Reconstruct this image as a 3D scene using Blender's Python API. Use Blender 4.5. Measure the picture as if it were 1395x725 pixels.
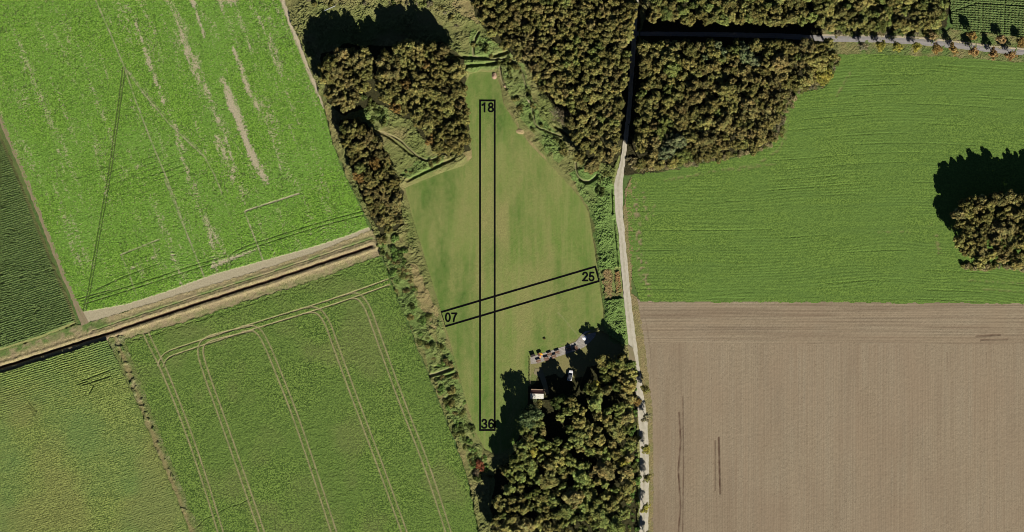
import bpy, math, random
import numpy as np

for _o in list(bpy.data.objects):
    bpy.data.objects.remove(_o)
SC = bpy.context.scene
COL = SC.collection
R_ = math.radians
PX = 0.3                                   # metres of ground per photograph pixel


def W(px, py, z=0.0):
    return ((px - 697.5) * PX, (362.5 - py) * PX, z)


# ------------------------------------------------------------------ camera, sky, sun, exposure
CAM_H = 1500.0
cam_d = bpy.data.cameras.new('camera')
cam_d.sensor_fit = 'HORIZONTAL'
cam_d.sensor_width = 36.0
cam_d.lens = 36.0 * CAM_H / (1395 * PX)
cam_d.clip_start = 10.0
cam_d.clip_end = 20000.0
cam = bpy.data.objects.new('camera', cam_d)
COL.objects.link(cam)
cam.location = (0, 0, CAM_H)
SC.camera = cam

SUN_EL, SUN_AZ = 31.0, 154.0               # degrees; azimuth clockwise from north (+Y)
world = bpy.data.worlds.new('World')
SC.world = world
world.use_nodes = True
wn = world.node_tree
wn.nodes.clear()
sky = wn.nodes.new('ShaderNodeTexSky')
sky.sky_type = 'NISHITA'
sky.sun_disc = False
sky.sun_elevation = R_(SUN_EL)
sky.sun_rotation = R_(SUN_AZ)
sky.altitude = 1500
sky.air_density = 0.32
sky.dust_density = 0.0
sky.ozone_density = 1.0
bg = wn.nodes.new('ShaderNodeBackground')
bg.inputs['Strength'].default_value = 0.05
wo = wn.nodes.new('ShaderNodeOutputWorld')
wn.links.new(sky.outputs[0], bg.inputs[0])
wn.links.new(bg.outputs[0], wo.inputs[0])

sun_d = bpy.data.lights.new('sun', 'SUN')
sun_d.energy = 5.0
sun_d.angle = R_(0.5)
sun_d.color = (1.0, 0.94, 0.84)
sun = bpy.data.objects.new('sun', sun_d)
COL.objects.link(sun)
sun.location = (200, -400, 300)
sun.rotation_euler = (R_(90 - SUN_EL), 0, R_(180 - SUN_AZ))

SC.view_settings.view_transform = 'Standard'
SC.view_settings.look = 'None'
SC.view_settings.gamma = 1.0
SC.view_settings.use_curve_mapping = False
SC.view_settings.exposure = 1.5
SC.render.resolution_x, SC.render.resolution_y = 1024, 532
SC.cycles.filter_width = 1.0
SC.cycles.max_bounces = 4
SC.cycles.diffuse_bounces = 2
SC.cycles.transmission_bounces = 2
SC.cycles.transparent_max_bounces = 4

# ------------------------------------------------------------------ small maths
rng = np.random.default_rng(7)


def hash2(ix, iy, seed):
    n = (ix.astype(np.int64) * 374761393 + iy.astype(np.int64) * 668265263 + seed * 1442695041) & 0xFFFFFFFF
    n = ((n ^ (n >> 13)) * 1274126177) & 0xFFFFFFFF
    n = ((n ^ (n >> 16)) * 2246822519) & 0xFFFFFFFF
    return ((n ^ (n >> 15)) & 0xFFFFFF) / float(0xFFFFFF)


def vn(x, y, s, seed=0):
    """value noise 0..1, s = feature size in photo pixels"""
    x = np.asarray(x, float) / s + 1000.0
    y = np.asarray(y, float) / s + 1000.0
    ix, iy = np.floor(x), np.floor(y)
    fx, fy = x - ix, y - iy
    fx = fx * fx * (3 - 2 * fx)
    fy = fy * fy * (3 - 2 * fy)
    a, b = hash2(ix, iy, seed), hash2(ix + 1, iy, seed)
    c, d = hash2(ix, iy + 1, seed), hash2(ix + 1, iy + 1, seed)
    return (a + (b - a) * fx) * (1 - fy) + (c + (d - c) * fx) * fy


def fbm(x, y, s, seed=0, octs=3):
    t, a, n = 0, 1.0, 0
    for k in range(octs):
        t = t + a * vn(x, y, s / 2 ** k, seed + 17 * k)
        n += a
        a *= 0.55
    return t / n


def inside(poly, x, y):
    r = np.zeros(np.shape(x), bool)
    n = len(poly)
    for i in range(n):
        x1, y1 = poly[i]
        x2, y2 = poly[(i + 1) % n]
        if y1 == y2:
            continue
        c = ((y1 > y) != (y2 > y)) & (x < (x2 - x1) * (y - y1) / (y2 - y1) + x1)
        r ^= c
    return r


def pdist(line, x, y, closed=False):
    """distance (px) to a polyline, and 0..n parameter of the nearest point"""
    best = np.full(np.shape(x), 1e9)
    par = np.zeros(np.shape(x))
    pts = list(line) + ([line[0]] if closed else [])
    for i in range(len(pts) - 1):
        (x1, y1), (x2, y2) = pts[i][:2], pts[i + 1][:2]
        dx, dy = x2 - x1, y2 - y1
        L = dx * dx + dy * dy + 1e-9
        t = np.clip(((x - x1) * dx + (y - y1) * dy) / L, 0, 1)
        d = np.hypot(x - x1 - t * dx, y - y1 - t * dy)
        k = d < best
        best = np.where(k, d, best)
        par = np.where(k, i + t, par)
    return best, par


def near(line, x, y, margin):
    xs = [p[0] for p in line]
    ys = [p[1] for p in line]
    return (x > min(xs) - margin) & (x < max(xs) + margin) & (y > min(ys) - margin) & (y < max(ys) + margin)


def stroke(line, x, y, w, soft=0.7):
    """1 on a line of full width w (px; may be a list per vertex), falling to 0 over soft px"""
    out = np.zeros(np.shape(x))
    wm = max(w) if isinstance(w, (list, tuple)) else w
    m = near(line, x, y, wm + 3 * soft + 2)
    if not m.any():
        return out
    d, p = pdist(line, x[m], y[m])
    ww = np.interp(p, range(len(w)), w) if isinstance(w, (list, tuple)) else w
    out[m] = np.clip((ww / 2 + soft - d) / (2 * soft), 0, 1)
    return out


def smooth_line(pts, n=2):
    p = [tuple(map(float, q)) for q in pts]
    for _ in range(n):
        q = [p[0]]
        for a, b in zip(p[:-1], p[1:]):
            q.append(tuple(.75 * u + .25 * v for u, v in zip(a, b)))
            q.append(tuple(.25 * u + .75 * v for u, v in zip(a, b)))
        q.append(p[-1])
        p = q
    return p


def offset_line(pts, d):
    p = np.array(pts, float)
    t = np.gradient(p, axis=0)
    t /= np.linalg.norm(t, axis=1)[:, None] + 1e-9
    return [tuple(v) for v in p + d * np.stack([-t[:, 1], t[:, 0]], 1)]


# ------------------------------------------------------------------ tagging
def tag(o, label=None, cat=None, group=None, kind=None):
    if label:
        o['label'] = label
    if cat:
        o['category'] = cat
    if group:
        o['group'] = group
    if kind:
        o['kind'] = kind
    return o


def link(name, me, parent=None, mat=None):
    o = bpy.data.objects.new(name, me)
    COL.objects.link(o)
    if parent is not None:
        o.parent = parent
    if mat is not None:
        me.materials.append(mat)
    return o


def np_mesh(name, V, F, attrs=None, face_attrs=None, smooth=False):
    """V (n,3), F (m,k) with constant k"""
    me = bpy.data.meshes.new(name)
    V = np.asarray(V, np.float32)
    F = np.asarray(F, np.int32)
    me.vertices.add(len(V))
    me.vertices.foreach_set('co', V.ravel())
    k = F.shape[1]
    me.loops.add(F.size)
    me.loops.foreach_set('vertex_index', F.ravel())
    me.polygons.add(len(F))
    me.polygons.foreach_set('loop_start', np.arange(0, F.size, k, dtype=np.int32))
    me.polygons.foreach_set('loop_total', np.full(len(F), k, np.int32))
    me.update(calc_edges=True)
    me.polygons.foreach_set('use_smooth', np.full(len(F), smooth, bool))
    for n, a in (attrs or {}).items():
        me.attributes.new(n, 'FLOAT', 'POINT').data.foreach_set('value', np.asarray(a, np.float32))
    for n, a in (face_attrs or {}).items():
        me.attributes.new(n, 'FLOAT', 'FACE').data.foreach_set('value', np.asarray(a, np.float32))
    return me


class MB:
    """collects boxes, tubes and polygons into one mesh"""

    def __init__(self):
        self.v, self.f = [], []

    def add(self, V, F):
        n = len(self.v)
        self.v += [tuple(p) for p in V]
        self.f += [tuple(i + n for i in q) for q in F]
        return self

    def box(self, c, s, rz=0.0, rx=0.0, ry=0.0, taper=1.0):
        V = []
        for z in (-.5, .5):
            k = taper if z > 0 else 1.0
            for x, y in ((-.5, -.5), (.5, -.5), (.5, .5), (-.5, .5)):
                V.append([x * s[0] * k, y * s[1] * k, z * s[2]])
        V = np.array(V)
        for a, (i, j) in ((rx, (1, 2)), (ry, (2, 0)), (rz, (0, 1))):
            if a:
                ca, sa = math.cos(a), math.sin(a)
                u, w = V[:, i].copy(), V[:, j].copy()
                V[:, i], V[:, j] = u * ca - w * sa, u * sa + w * ca
        V += np.array(c)
        return self.add(V, [(3, 2, 1, 0), (4, 5, 6, 7), (0, 1, 5, 4), (1, 2, 6, 5), (2, 3, 7, 6), (3, 0, 4, 7)])

    def tube(self, pts, rad, n=7, cap=True):
        pts = np.array(pts, float)
        rad = rad if isinstance(rad, (list, tuple, np.ndarray)) else [rad] * len(pts)
        T = np.gradient(pts, axis=0)
        V, F = [], []
        for p, t, r in zip(pts, T, rad):
            t = t / (np.linalg.norm(t) + 1e-9)
            a = np.cross(t, (1, 0, 0) if abs(t[0]) < .8 else (0, 1, 0))
            a /= np.linalg.norm(a)
            b = np.cross(t, a)
            for k in range(n):
                th = 2 * math.pi * k / n
                V.append(p + r * (a * math.cos(th) + b * math.sin(th)))
        for i in range(len(pts) - 1):
            for k in range(n):
                F.append((i * n + k, i * n + (k + 1) % n, (i + 1) * n + (k + 1) % n, (i + 1) * n + k))
        if cap:
            F.append(tuple(range(n))[::-1])
            F.append(tuple((len(pts) - 1) * n + k for k in range(n)))
        return self.add(V, F)

    def build(self, name, mat=None, parent=None, bevel=0.0, smooth=False):
        me = bpy.data.meshes.new(name)
        me.from_pydata(self.v, [], self.f)
        me.update()
        if bevel:
            import bmesh
            bm = bmesh.new()
            bm.from_mesh(me)
            bmesh.ops.bevel(bm, geom=bm.edges[:], offset=bevel, segments=2, affect='EDGES', profile=.5)
            bm.to_mesh(me)
            bm.free()
        if smooth:
            me.polygons.foreach_set('use_smooth', np.full(len(me.polygons), True, bool))
        return link(name, me, parent, mat)


# ------------------------------------------------------------------ materials
class NT:
    def __init__(self, name):
        self.m = bpy.data.materials.new(name)
        self.m.use_nodes = True
        self.t = self.m.node_tree
        self.t.nodes.clear()
        self.out = self.n('ShaderNodeOutputMaterial')

    def n(self, t, **kw):
        nd = self.t.nodes.new(t)
        for k, v in kw.items():
            setattr(nd, k, v)
        return nd

    def l(self, a, b):
        self.t.links.new(a, b)

    def noise(self, scale, detail=3, rough=.55, vec=None, lo=None, hi=None):
        nd = self.n('ShaderNodeTexNoise')
        nd.inputs['Scale'].default_value = scale
        nd.inputs['Detail'].default_value = detail
        nd.inputs['Roughness'].default_value = rough
        if vec is None:
            vec = self.n('ShaderNodeNewGeometry').outputs['Position']
        self.l(vec, nd.inputs['Vector'])
        o = nd.outputs[0]
        if lo is not None:
            mr = self.n('ShaderNodeMapRange')
            mr.inputs['From Min'].default_value = lo
            mr.inputs['From Max'].default_value = hi
            self.l(o, mr.inputs['Value'])
            o = mr.outputs[0]
        return o

    def attr(self, name):
        a = self.n('ShaderNodeAttribute')
        a.attribute_name = name
        return a.outputs['Fac']

    def mix(self, fac, a, b, mode='MIX'):
        nd = self.n('ShaderNodeMix', data_type='RGBA', blend_type=mode)
        for s, v in ((nd.inputs[0], fac), (nd.inputs[6], a), (nd.inputs[7], b)):
            if isinstance(v, (int, float)):
                s.default_value = v
            elif isinstance(v, (tuple, list)):
                s.default_value = (*v, 1) if len(v) == 3 else v
            else:
                self.l(v, s)
        return nd.outputs[2]

    def scaled(self, sx, sy, sz, rot=0.0):
        mp = self.n('ShaderNodeMapping')
        mp.inputs['Scale'].default_value = (sx, sy, sz)
        mp.inputs['Rotation'].default_value = (0, 0, rot)
        self.l(self.n('ShaderNodeNewGeometry').outputs['Position'], mp.inputs['Vector'])
        return mp.outputs[0]

    def surf(self, col, rough=.9, spec=.15, bump=None, metallic=0.0, dist=.05):
        b = self.n('ShaderNodeBsdfPrincipled')
        if isinstance(col, (tuple, list)):
            b.inputs['Base Color'].default_value = (*col, 1)
        else:
            self.l(col, b.inputs['Base Color'])
        b.inputs['Roughness'].default_value = rough
        b.inputs['Specular IOR Level'].default_value = spec
        b.inputs['Metallic'].default_value = metallic
        if bump is not None:
            bp = self.n('ShaderNodeBump')
            bp.inputs['Strength'].default_value = 1.0
            bp.inputs['Distance'].default_value = dist
            self.l(bump, bp.inputs['Height'])
            self.l(bp.outputs[0], b.inputs['Normal'])
        self.l(b.outputs[0], self.out.inputs[0])
        return self.m


def ground_mat(name, a, b, soil, dry, lush_or_shade=None, big=None, grain=1.9, streak=None):
    """plants a/b mixed by a fine grain (in crops the darker b paints shade between plants), bare soil / dry growth / lush (growth, or painted shade) where the sheet says so"""
    t = NT(name)
    c = t.mix(t.noise(grain, 1, .6, None, .42, .58), a, b)
    if big:
        c = t.mix(t.noise(.035, 3, .5, None, .42, .62), c, t.mix(.55, c, big))
    if streak:
        sx, sy, rot, colr, amt = streak
        f = t.noise(1.0, 3, .6, t.scaled(sx, sy, 1, rot), .45, .68)
        m = t.n('ShaderNodeMath', operation='MULTIPLY')
        m.inputs[1].default_value = amt
        t.l(f, m.inputs[0])
        c = t.mix(m.outputs[0], c, colr)
    if lush_or_shade:
        c = t.mix(t.attr('lush_or_shade'), c, t.mix(t.noise(3.1, 2, .6, None, .38, .62), lush_or_shade, tuple(v * .6 for v in lush_or_shade)))
    c = t.mix(t.attr('dry'), c, t.mix(t.noise(3.4, 2, .6, None, .38, .62), dry, tuple(v * .62 for v in dry)))
    c = t.mix(t.attr('soil'), c, t.mix(t.noise(1.7, 3, .6, None, .35, .65), soil, tuple(v * .74 for v in soil)))
    return t.surf(c, .95, .05)


def plain_mat(name, a, b=None, scale=4.0, rough=.8, spec=.2, metallic=0.0, bump=0.0):
    t = NT(name)
    b = b or tuple(v * .75 for v in a)
    nz = t.noise(scale, 4, .6, None, .35, .65)
    return t.surf(t.mix(nz, a, b), rough, spec, nz if bump else None, metallic, bump or .01)


# ------------------------------------------------------------------ ground sheets (real relief on a fine grid)
def sheet(name, poly, step, fn, mat, z0=0.03, wob=1.2, wsc=7.0, label=None, cat=None, kind='stuff', seed=1, keep=None):
    xs = [p[0] for p in poly]
    ys = [p[1] for p in poly]
    gx = np.arange(min(xs) - 2, max(xs) + 2 + step, step)
    gy = np.arange(min(ys) - 2, max(ys) + 2 + step, step)
    X, Y = np.meshgrid(gx, gy)
    cx, cy = X[:-1, :-1] + step / 2, Y[:-1, :-1] + step / 2
    wx = (vn(cx, cy, wsc, seed + 90) - .5 + .6 * (vn(cx, cy, wsc / 3, seed + 91) - .5)) * 2 * wob
    wy = (vn(cx, cy, wsc, seed + 92) - .5 + .6 * (vn(cx, cy, wsc / 3, seed + 93) - .5)) * 2 * wob
    m = inside(poly, cx + wx, cy + wy)
    if keep is not None:
        m &= keep(cx, cy)
    h, at = fn(X, Y)
    ny, nx = X.shape
    idx = np.arange(nx * ny).reshape(ny, nx)
    # y grows downwards in the photograph: order the corners so that faces look up
    F = np.stack([idx[1:, :-1], idx[1:, 1:], idx[:-1, 1:], idx[:-1, :-1]], -1)[m]
    used = np.unique(F)
    remap = np.zeros(nx * ny, np.int64)
    remap[used] = np.arange(len(used))
    V = np.stack([(X - 697.5) * PX, (362.5 - Y) * PX, z0 + h], -1).reshape(-1, 3)[used]
    full = {k: np.broadcast_to(v, X.shape).ravel()[used] for k, v in at.items()}
    for k in ('soil', 'dry', 'lush_or_shade'):
        full.setdefault(k, np.zeros(len(used)))
    me = np_mesh(name, V, remap[F], full)
    return tag(link(name, me, None, mat), label, cat, None, kind)


def flat_poly(name, pts, z, mat, kind=None, thick=0.0):
    V = [W(*p, z) for p in pts]
    me = bpy.data.meshes.new(name)
    n = len(V)
    a = sum(V[i][0] * V[(i + 1) % n][1] - V[(i + 1) % n][0] * V[i][1] for i in range(n))
    order = list(range(n)) if a > 0 else list(range(n))[::-1]
    me.from_pydata(V, [], [order])
    o = link(name, me, None, mat)
    if kind:
        o['kind'] = kind
    return o


def ribbon(name, line, widths, z, mat, kind='structure', across=9, rut=0.0, edge=0.35, seed=3):
    """a road sheet following a polyline (px), with frayed edges and slight wheel ruts"""
    L = np.array(line, float)
    seg = np.hypot(*np.diff(L, axis=0).T)
    s = np.concatenate([[0], np.cumsum(seg)])
    n = int(s[-1] / 1.2)
    u = np.linspace(0, s[-1], n)
    P = np.stack([np.interp(u, s, L[:, 0]), np.interp(u, s, L[:, 1])], 1)
    k = np.ones(9) / 9
    for c in (0, 1):
        P[:, c] = np.convolve(np.pad(P[:, c], 4, mode='reflect', reflect_type='odd'), k, 'valid')
    w = np.interp(u, s, widths)
    T = np.gradient(P, axis=0)
    T /= np.linalg.norm(T, axis=1)[:, None]
    N = np.stack([-T[:, 1], T[:, 0]], 1)
    V, at = [], []
    for j in range(across):
        a = (j / (across - 1) - .5)
        fr = (vn(u, u * 0 + 40 * j, 5, seed) - .5) * edge * 2 * (abs(a) > .45)
        Q = P + N * (a * w + np.sign(a) * fr)[:, None]
        zz = z + 0.05 * (1 - (2 * a) ** 2) - rut * (math.exp(-((abs(a) - .24) / .09) ** 2))
        V.append(np.stack([(Q[:, 0] - 697.5) * PX, (362.5 - Q[:, 1]) * PX, np.full(n, zz) + .012 * vn(Q[:, 0], Q[:, 1], 3, seed)], 1))
        at.append(np.full(n, a * 2))
    V = np.stack(V, 1)
    idx = np.arange(n * across).reshape(n, across)
    F = np.stack([idx[:-1, :-1], idx[:-1, 1:], idx[1:, 1:], idx[1:, :-1]], -1).reshape(-1, 4)
    me = np_mesh(name, V.reshape(-1, 3), F, {'across': np.stack(at, 1).ravel()})
    o = link(name, me, None, mat)
    # make faces look up
    me.update()
    if me.polygons[0].normal.z < 0:
        me.flip_normals()
    o['kind'] = kind
    return o


# colours (albedo)
SOIL = (.205, .182, .122)
SOIL_D = (.085, .058, .036)
DRY = (.125, .105, .045)

m_base = ground_mat('meadow', (.045, .075, .020), (.032, .058, .016), SOIL, DRY, big=(.06, .075, .025), grain=.8)
m_beet = ground_mat('beet_leaves', (.082, .150, .020), (.040, .084, .011), SOIL, (.07, .06, .03), lush_or_shade=(.030, .052, .012), big=(.068, .130, .022))  # the very dark green is shade painted among the leaves
m_maize_d = ground_mat('dark_maize', (.058, .084, .026), (.032, .050, .015), SOIL, DRY)
m_maize_l = ground_mat('olive_maize', (.106, .132, .035), (.044, .062, .015), SOIL, (.12, .11, .04), big=(.052, .088, .026))
m_green = ground_mat('leafy_crop', (.074, .112, .023), (.027, .048, .010), (.19, .155, .092), (.10, .10, .04), big=(.050, .080, .018))
m_scrub = ground_mat('rough_growth', (.050, .072, .020), (.034, .054, .015), (.15, .12, .075), (.115, .092, .040), lush_or_shade=(.058, .115, .026), big=(.062, .070, .025))
m_turf = ground_mat('mown_turf', (.070, .108, .023), (.056, .090, .018), SOIL, (.140, .138, .050), lush_or_shade=(.044, .084, .016), big=(.086, .112, .030),
                    streak=(.55, .035, 0.0, (.112, .124, .042), .6))
m_right = ground_mat('young_cereal', (.074, .116, .022), (.036, .064, .012), (.13, .105, .06), (.105, .105, .042), lush_or_shade=(.064, .110, .024), big=(.054, .092, .020),
                     streak=(.02, .5, 0.0, (.042, .072, .017), .5))
m_plough = ground_mat('tilled_soil', (.140, .112, .076), (.118, .094, .063), (.042, .024, .016), (.165, .138, .096), big=(.128, .098, .066), grain=1.6)
m_bank = ground_mat('ditch_bank', (.190, .160, .085), (.120, .105, .050), (.040, .024, .014), (.17, .135, .080), lush_or_shade=(.066, .098, .028))
m_litter = ground_mat('leaf_litter', (.024, .021, .010), (.014, .014, .006), (.05, .038, .022), (.075, .060, .028), lush_or_shade=(.045, .07, .02))
m_verge = ground_mat('verge_grass', (.072, .085, .028), (.055, .070, .022), SOIL, (.14, .115, .055), lush_or_shade=(.05, .09, .022))


def gravel_mat(name, a, b, rut):
    t = NT(name)
    c = t.mix(t.noise(1.2, 4, .65, None, .35, .65), a, b)
    ab = t.n('ShaderNodeMath', operation='ABSOLUTE')
    t.l(t.attr('across'), ab.inputs[0])
    mr = t.n('ShaderNodeMapRange', interpolation_type='SMOOTHSTEP')
    mr.inputs['From Min'].default_value, mr.inputs['From Max'].default_value = .16, .36
    mr.inputs['To Min'].default_value, mr.inputs['To Max'].default_value = 1.0, 0.0
    t.l(ab.outputs[0], mr.inputs['Value'])
    mu = t.n('ShaderNodeMath', operation='MULTIPLY')
    t.l(mr.outputs[0], mu.inputs[0])
    t.l(t.noise(.5, 3, .6, None, .35, .6), mu.inputs[1])
    return t.surf(t.mix(mu.outputs[0], c, rut), .95, .05)


m_lane = gravel_mat('pale_gravel', (.25, .232, .188), (.205, .19, .15), (.185, .172, .128))
m_track = gravel_mat('sandy_track', (.235, .205, .145), (.185, .158, .108), (.15, .132, .08))
m_path = gravel_mat('earth_path', (.13, .105, .068), (.105, .085, .052), (.10, .09, .05))
m_road = gravel_mat('worn_asphalt', (.135, .128, .124), (.115, .108, .104), (.15, .14, .135))

# ================================================================== THE SETTING
# base ground: one sheet to beyond the horizon line of any near view
_up = [W(-60, 517), W(0, 496.5), W(138, 452.5), W(240, 418.5), W(380, 373.5), W(508, 331), W(512, 336)]
_dn = [W(512, 336), W(508, 339), W(380, 382.5), W(240, 427.5), W(138, 461.5), W(0, 505.5), W(-60, 526)]
_wm = (-3000, _up[0][1] - 300, 0)
_wl = W(-64, 522)
_em = (3000, _up[-1][1], 0)
_vg = [(-3000, 3000, 0), _wm, _wl] + _up + [_em, (3000, 3000, 0), (3000, -3000, 0), (-3000, -3000, 0)] + _dn[1:]
_nu = len(_up)
t_ = bpy.data.meshes.new('ground')
# two plates meeting along a line, with a long slot left open where the ditch is dug
t_.from_pydata(_vg, [], [list(range(0, 3 + _nu)) + [3 + _nu, 4 + _nu],
                         [1, 6 + _nu, 5 + _nu, 3 + _nu, 2 + _nu] + list(range(7 + _nu, 7 + _nu + len(_dn) - 1)) + [2]])
tag(link('ground', t_, None, m_base), kind='structure')


def grain(X, Y, seed, a=1.0):
    """leafy relief: per-plant noise, 0..1"""
    return (.55 * vn(X, Y, 1.7, seed) + .45 * hash2(np.floor(X * 1.01), np.floor(Y * 1.01), seed + 5)) * a


# ------------------------------------------------------------------ beet field, north-west
BEET = [(-60, 40), (-60, -60), (378, -60), (384, -2), (396, 32), (414, 78), (431, 120), (441, 150), (452, 195), (470, 240), (488, 275), (500, 305),
        (506, 316), (430, 345), (330, 377), (230, 407), (115, 442), (95, 395), (62, 310), (30, 235), (5, 172), (-20, 110)]


def beet(X, Y):
    ux, uy = .36, .933                         # direction the crop was drilled in
    along, acr = X * ux + Y * uy, X * uy - Y * ux
    streaky = fbm(acr * 1.0, along * .13, 9, 3)
    rag = .5 * vn(X, Y, 2.3, 31) + .5 * vn(X, Y, 1.2, 33)
    soil = np.zeros(X.shape)

    def ragged(line, w, amt=1.0, th=.5):
        nonlocal soil
        wm = (max(w) if isinstance(w, (list, tuple)) else w)
        k = stroke(line, X, Y, [q * 1.0 for q in w] if isinstance(w, (list, tuple)) else w * 1.0, 1.5 + wm * .55)
        q = .5 * rag + .3 * vn(acr, along * .35, 3.5, 35) + .2 * hash2(np.floor(X), np.floor(Y), 36)
        soil = np.maximum(soil, np.clip((k * amt * 1.05 - q) * 6 + .3, 0, 1) * (k > .03))
    ragged([(236, 10), (252, 60), (276, 115), (296, 160), (312, 205)], [14, 20, 18, 16, 8], .60)
    ragged([(355, 10), (380, 90), (405, 165)], [10, 12, 8], .54)
    ragged([(296, 190), (330, 262)], 18, .56)
    ragged([(176, 10), (215, 115), (250, 205)], 10, .60)
    ragged([(20, 40), (60, 140), (90, 240)], 8, .48)
    ragged([(90, 20), (130, 130), (170, 240)], 10, .46)
    ragged([(262, 240), (286, 320), (296, 372)], [8, 10, 8], .56)
    ragged([(128, 200), (152, 290)], [9, 8], .5)
    ragged([(318, 0), (340, 60), (352, 110)], [7, 8, 6], .52)
    ragged([(215, 300), (250, 392)], [10, 12], .52)
    ragged([(304, 108), (318, 145), (333, 185), (348, 222), (364, 250)], [5, 11, 10, 9, 3], 1.0)
    ragged([(318, 65), (328, 92), (338, 122), (354, 152)], [2, 5, 6, 3], .95)
    ragged([(296, -8), (312, -2), (326, -6)], [10, 16, 6], 1.0)
    ragged([(300, 0), (306, 20)], [6, 2], .8)
    ragged([(260, -5), (270, 22), (279, 52)], [5, 5, 3], .9)
    ragged([(226, -8), (236, 18), (246, 42), (250, 62), (258, 82)], [5, 8, 12, 9, 8], .72)
    ragged([(258, 82), (272, 110), (288, 138), (301, 168)], [7, 9, 9, 6], .62)
    ragged([(296, 150), (306, 185), (318, 225), (334, 278)], [5, 8, 7, 4], .62)
    ragged([(342, 0), (358, 38), (370, 70), (384, 112), (408, 172)], [3, 6, 5, 3, 3], .66)
    ragged([(368, 180), (378, 212), (386, 242)], 5, .55)
    ragged([(350, 20), (372, 66)], 8, .5)
    ragged([(240, 190), (256, 238), (272, 275), (296, 330), (312, 352)], [4, 7, 6, 5, 5], .62)
    ragged([(166, -5), (188, 48), (206, 95), (222, 140), (238, 176)], [3, 5, 7, 7, 3], .6)
    ragged([(286, 366), (306, 356), (350, 340)], [4, 8, 4], .85)
    ragged([(290, 385), (320, 372), (352, 362)], [16, 15, 6], .62)
    ragged([(170, 235), (188, 226)], 9, .6)
    ragged([(168, 372), (212, 350), (216, 338)], 5, .55)
    ragged([(436, 240), (452, 285)], 4, .5)
    ragged([(418, 285), (424, 318)], 4, .6)
    # bare headland along the ditch and along the track
    head = [(115, 440), (175, 424), (230, 405), (290, 386), (350, 367), (420, 345), (470, 328), (508, 314)]
    hd = stroke(head, X, Y, [30, 19, 16, 22, 18, 12, 10, 12], 2.0)
    soil = np.maximum(soil, np.clip((hd - rag * .5) * 3, 0, 1))
    soil = np.maximum(soil, np.clip((stroke([(384, -2), (396, 32), (414, 78), (434, 128)], X, Y, 7, 2.5) - rag * .8) * 3, 0, 1))
    # thin worn lines and plot edges
    lines = np.zeros(X.shape)
    for ln, w, a in (([(128, -5), (150, 45), (168, 88), (184, 135), (205, 190), (228, 245), (252, 312), (268, 352), (284, 392)], 2.2, .8),
                     ([(170, 92), (196, 128), (230, 168), (256, 193), (279, 214), (292, 238), (302, 262)], 2.2, .8),
                     ([(176, 98), (208, 138), (240, 174), (276, 208)], 1.4, .7),
                     ([(165, 347), (190, 337), (217, 326)], 2.2, .9), ([(165, 347), (176, 374), (186, 402)], 2.0, .7),
                     ([(333, 288), (360, 279), (407, 264)], 2.6, 1.0), ([(333, 288), (346, 322), (362, 364)], 2.2, .85),
                     ([(207, 330), (214, 352)], 2.0, .6), ([(298, 255), (320, 310), (328, 330)], 1.6, .5), ([(225, 246), (232, 262), (250, 308)], 3.2, .6)):
        lines = np.maximum(lines, a * stroke(ln, X, Y, w, .6) * (.55 + .45 * vn(X, Y, 4, 41)))
    soil = np.maximum(soil, np.clip(lines * 1.5 - .08 - .6 * rag * rag - .25 * vn(X, Y, 7, 42), 0, .95))
    # sparse plants: specks of soil, thicker in long drills
    sp = np.clip((hash2(np.floor(X), np.floor(Y), 77) - .955 + .10 * np.clip(streaky - .5, 0, 1)) * 30, 0, 1)
    soil = np.maximum(soil, .75 * sp)
    soil = np.maximum(soil, np.clip((streaky - .60) * 5, 0, .6) * (rag > .62))
    # wheelings pressed through standing leaves
    wh = np.zeros(X.shape)
    for ln, ds in (([(169, 92), (160, 160), (150, 232), (138, 300), (121, 398), (109, 447)], (-1.6, 1.6)),
                   (smooth_line([(112, 412), (190, 388), (262, 364), (306, 352)]), (-2.6, 2.6)),
                   (smooth_line([(312, 372), (310, 356), (322, 342), (370, 326), (430, 307), (505, 287)]), (-2.6, 2.6)),
                   ([(130, 395), (170, 376), (214, 360)], (0,)), ([(95, 410), (150, 395)], (0,))):
        for d in ds:
            wh = np.maximum(wh, stroke(offset_line(ln, d), X, Y, 1.3, .5))
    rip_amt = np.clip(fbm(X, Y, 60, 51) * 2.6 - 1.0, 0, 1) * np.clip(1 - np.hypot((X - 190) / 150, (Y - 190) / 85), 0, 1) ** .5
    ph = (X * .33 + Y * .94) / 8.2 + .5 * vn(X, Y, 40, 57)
    rip = np.where(np.modf(ph)[0] < .2, 1.0, 0.0) * (vn(X * .4, Y, 9, 59) > .48) * rip_amt  # shading of the crop rows, lowered and also painted dark
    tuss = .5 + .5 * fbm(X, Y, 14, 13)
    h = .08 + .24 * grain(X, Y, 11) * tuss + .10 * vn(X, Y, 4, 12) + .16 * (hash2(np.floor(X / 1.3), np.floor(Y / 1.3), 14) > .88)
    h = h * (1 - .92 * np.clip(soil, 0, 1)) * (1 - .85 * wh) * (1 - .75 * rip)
    return h, {'soil': np.clip(soil, 0, 1), 'dry': .25 * wh * (Y < 240), 'lush_or_shade': np.clip(np.clip((vn(X, Y, 1.8, 37) - .62) * 3.2, 0, .75) * (.35 + .8 * vn(X, Y, 30, 38)) + .45 * lines + .95 * rip + (.6 + .5 * (X < 172)) * wh, 0, 1)}  # last mask paints shade between plants and along ripples; wheelings and lines darken too


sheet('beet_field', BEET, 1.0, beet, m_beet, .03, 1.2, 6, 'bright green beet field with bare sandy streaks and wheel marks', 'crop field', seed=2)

# ------------------------------------------------------------------ dark maize on the west edge, olive maize in the south-west
DITCH = [(-60, 521), (0, 501), (138, 457), (240, 423), (380, 378), (508, 335)]
dM = [(-60, 38), (-22, 128), (1, 184), (29, 247), (56, 317), (78, 371), (97, 416), (105, 440), (60, 459), (-60, 497)]


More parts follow.
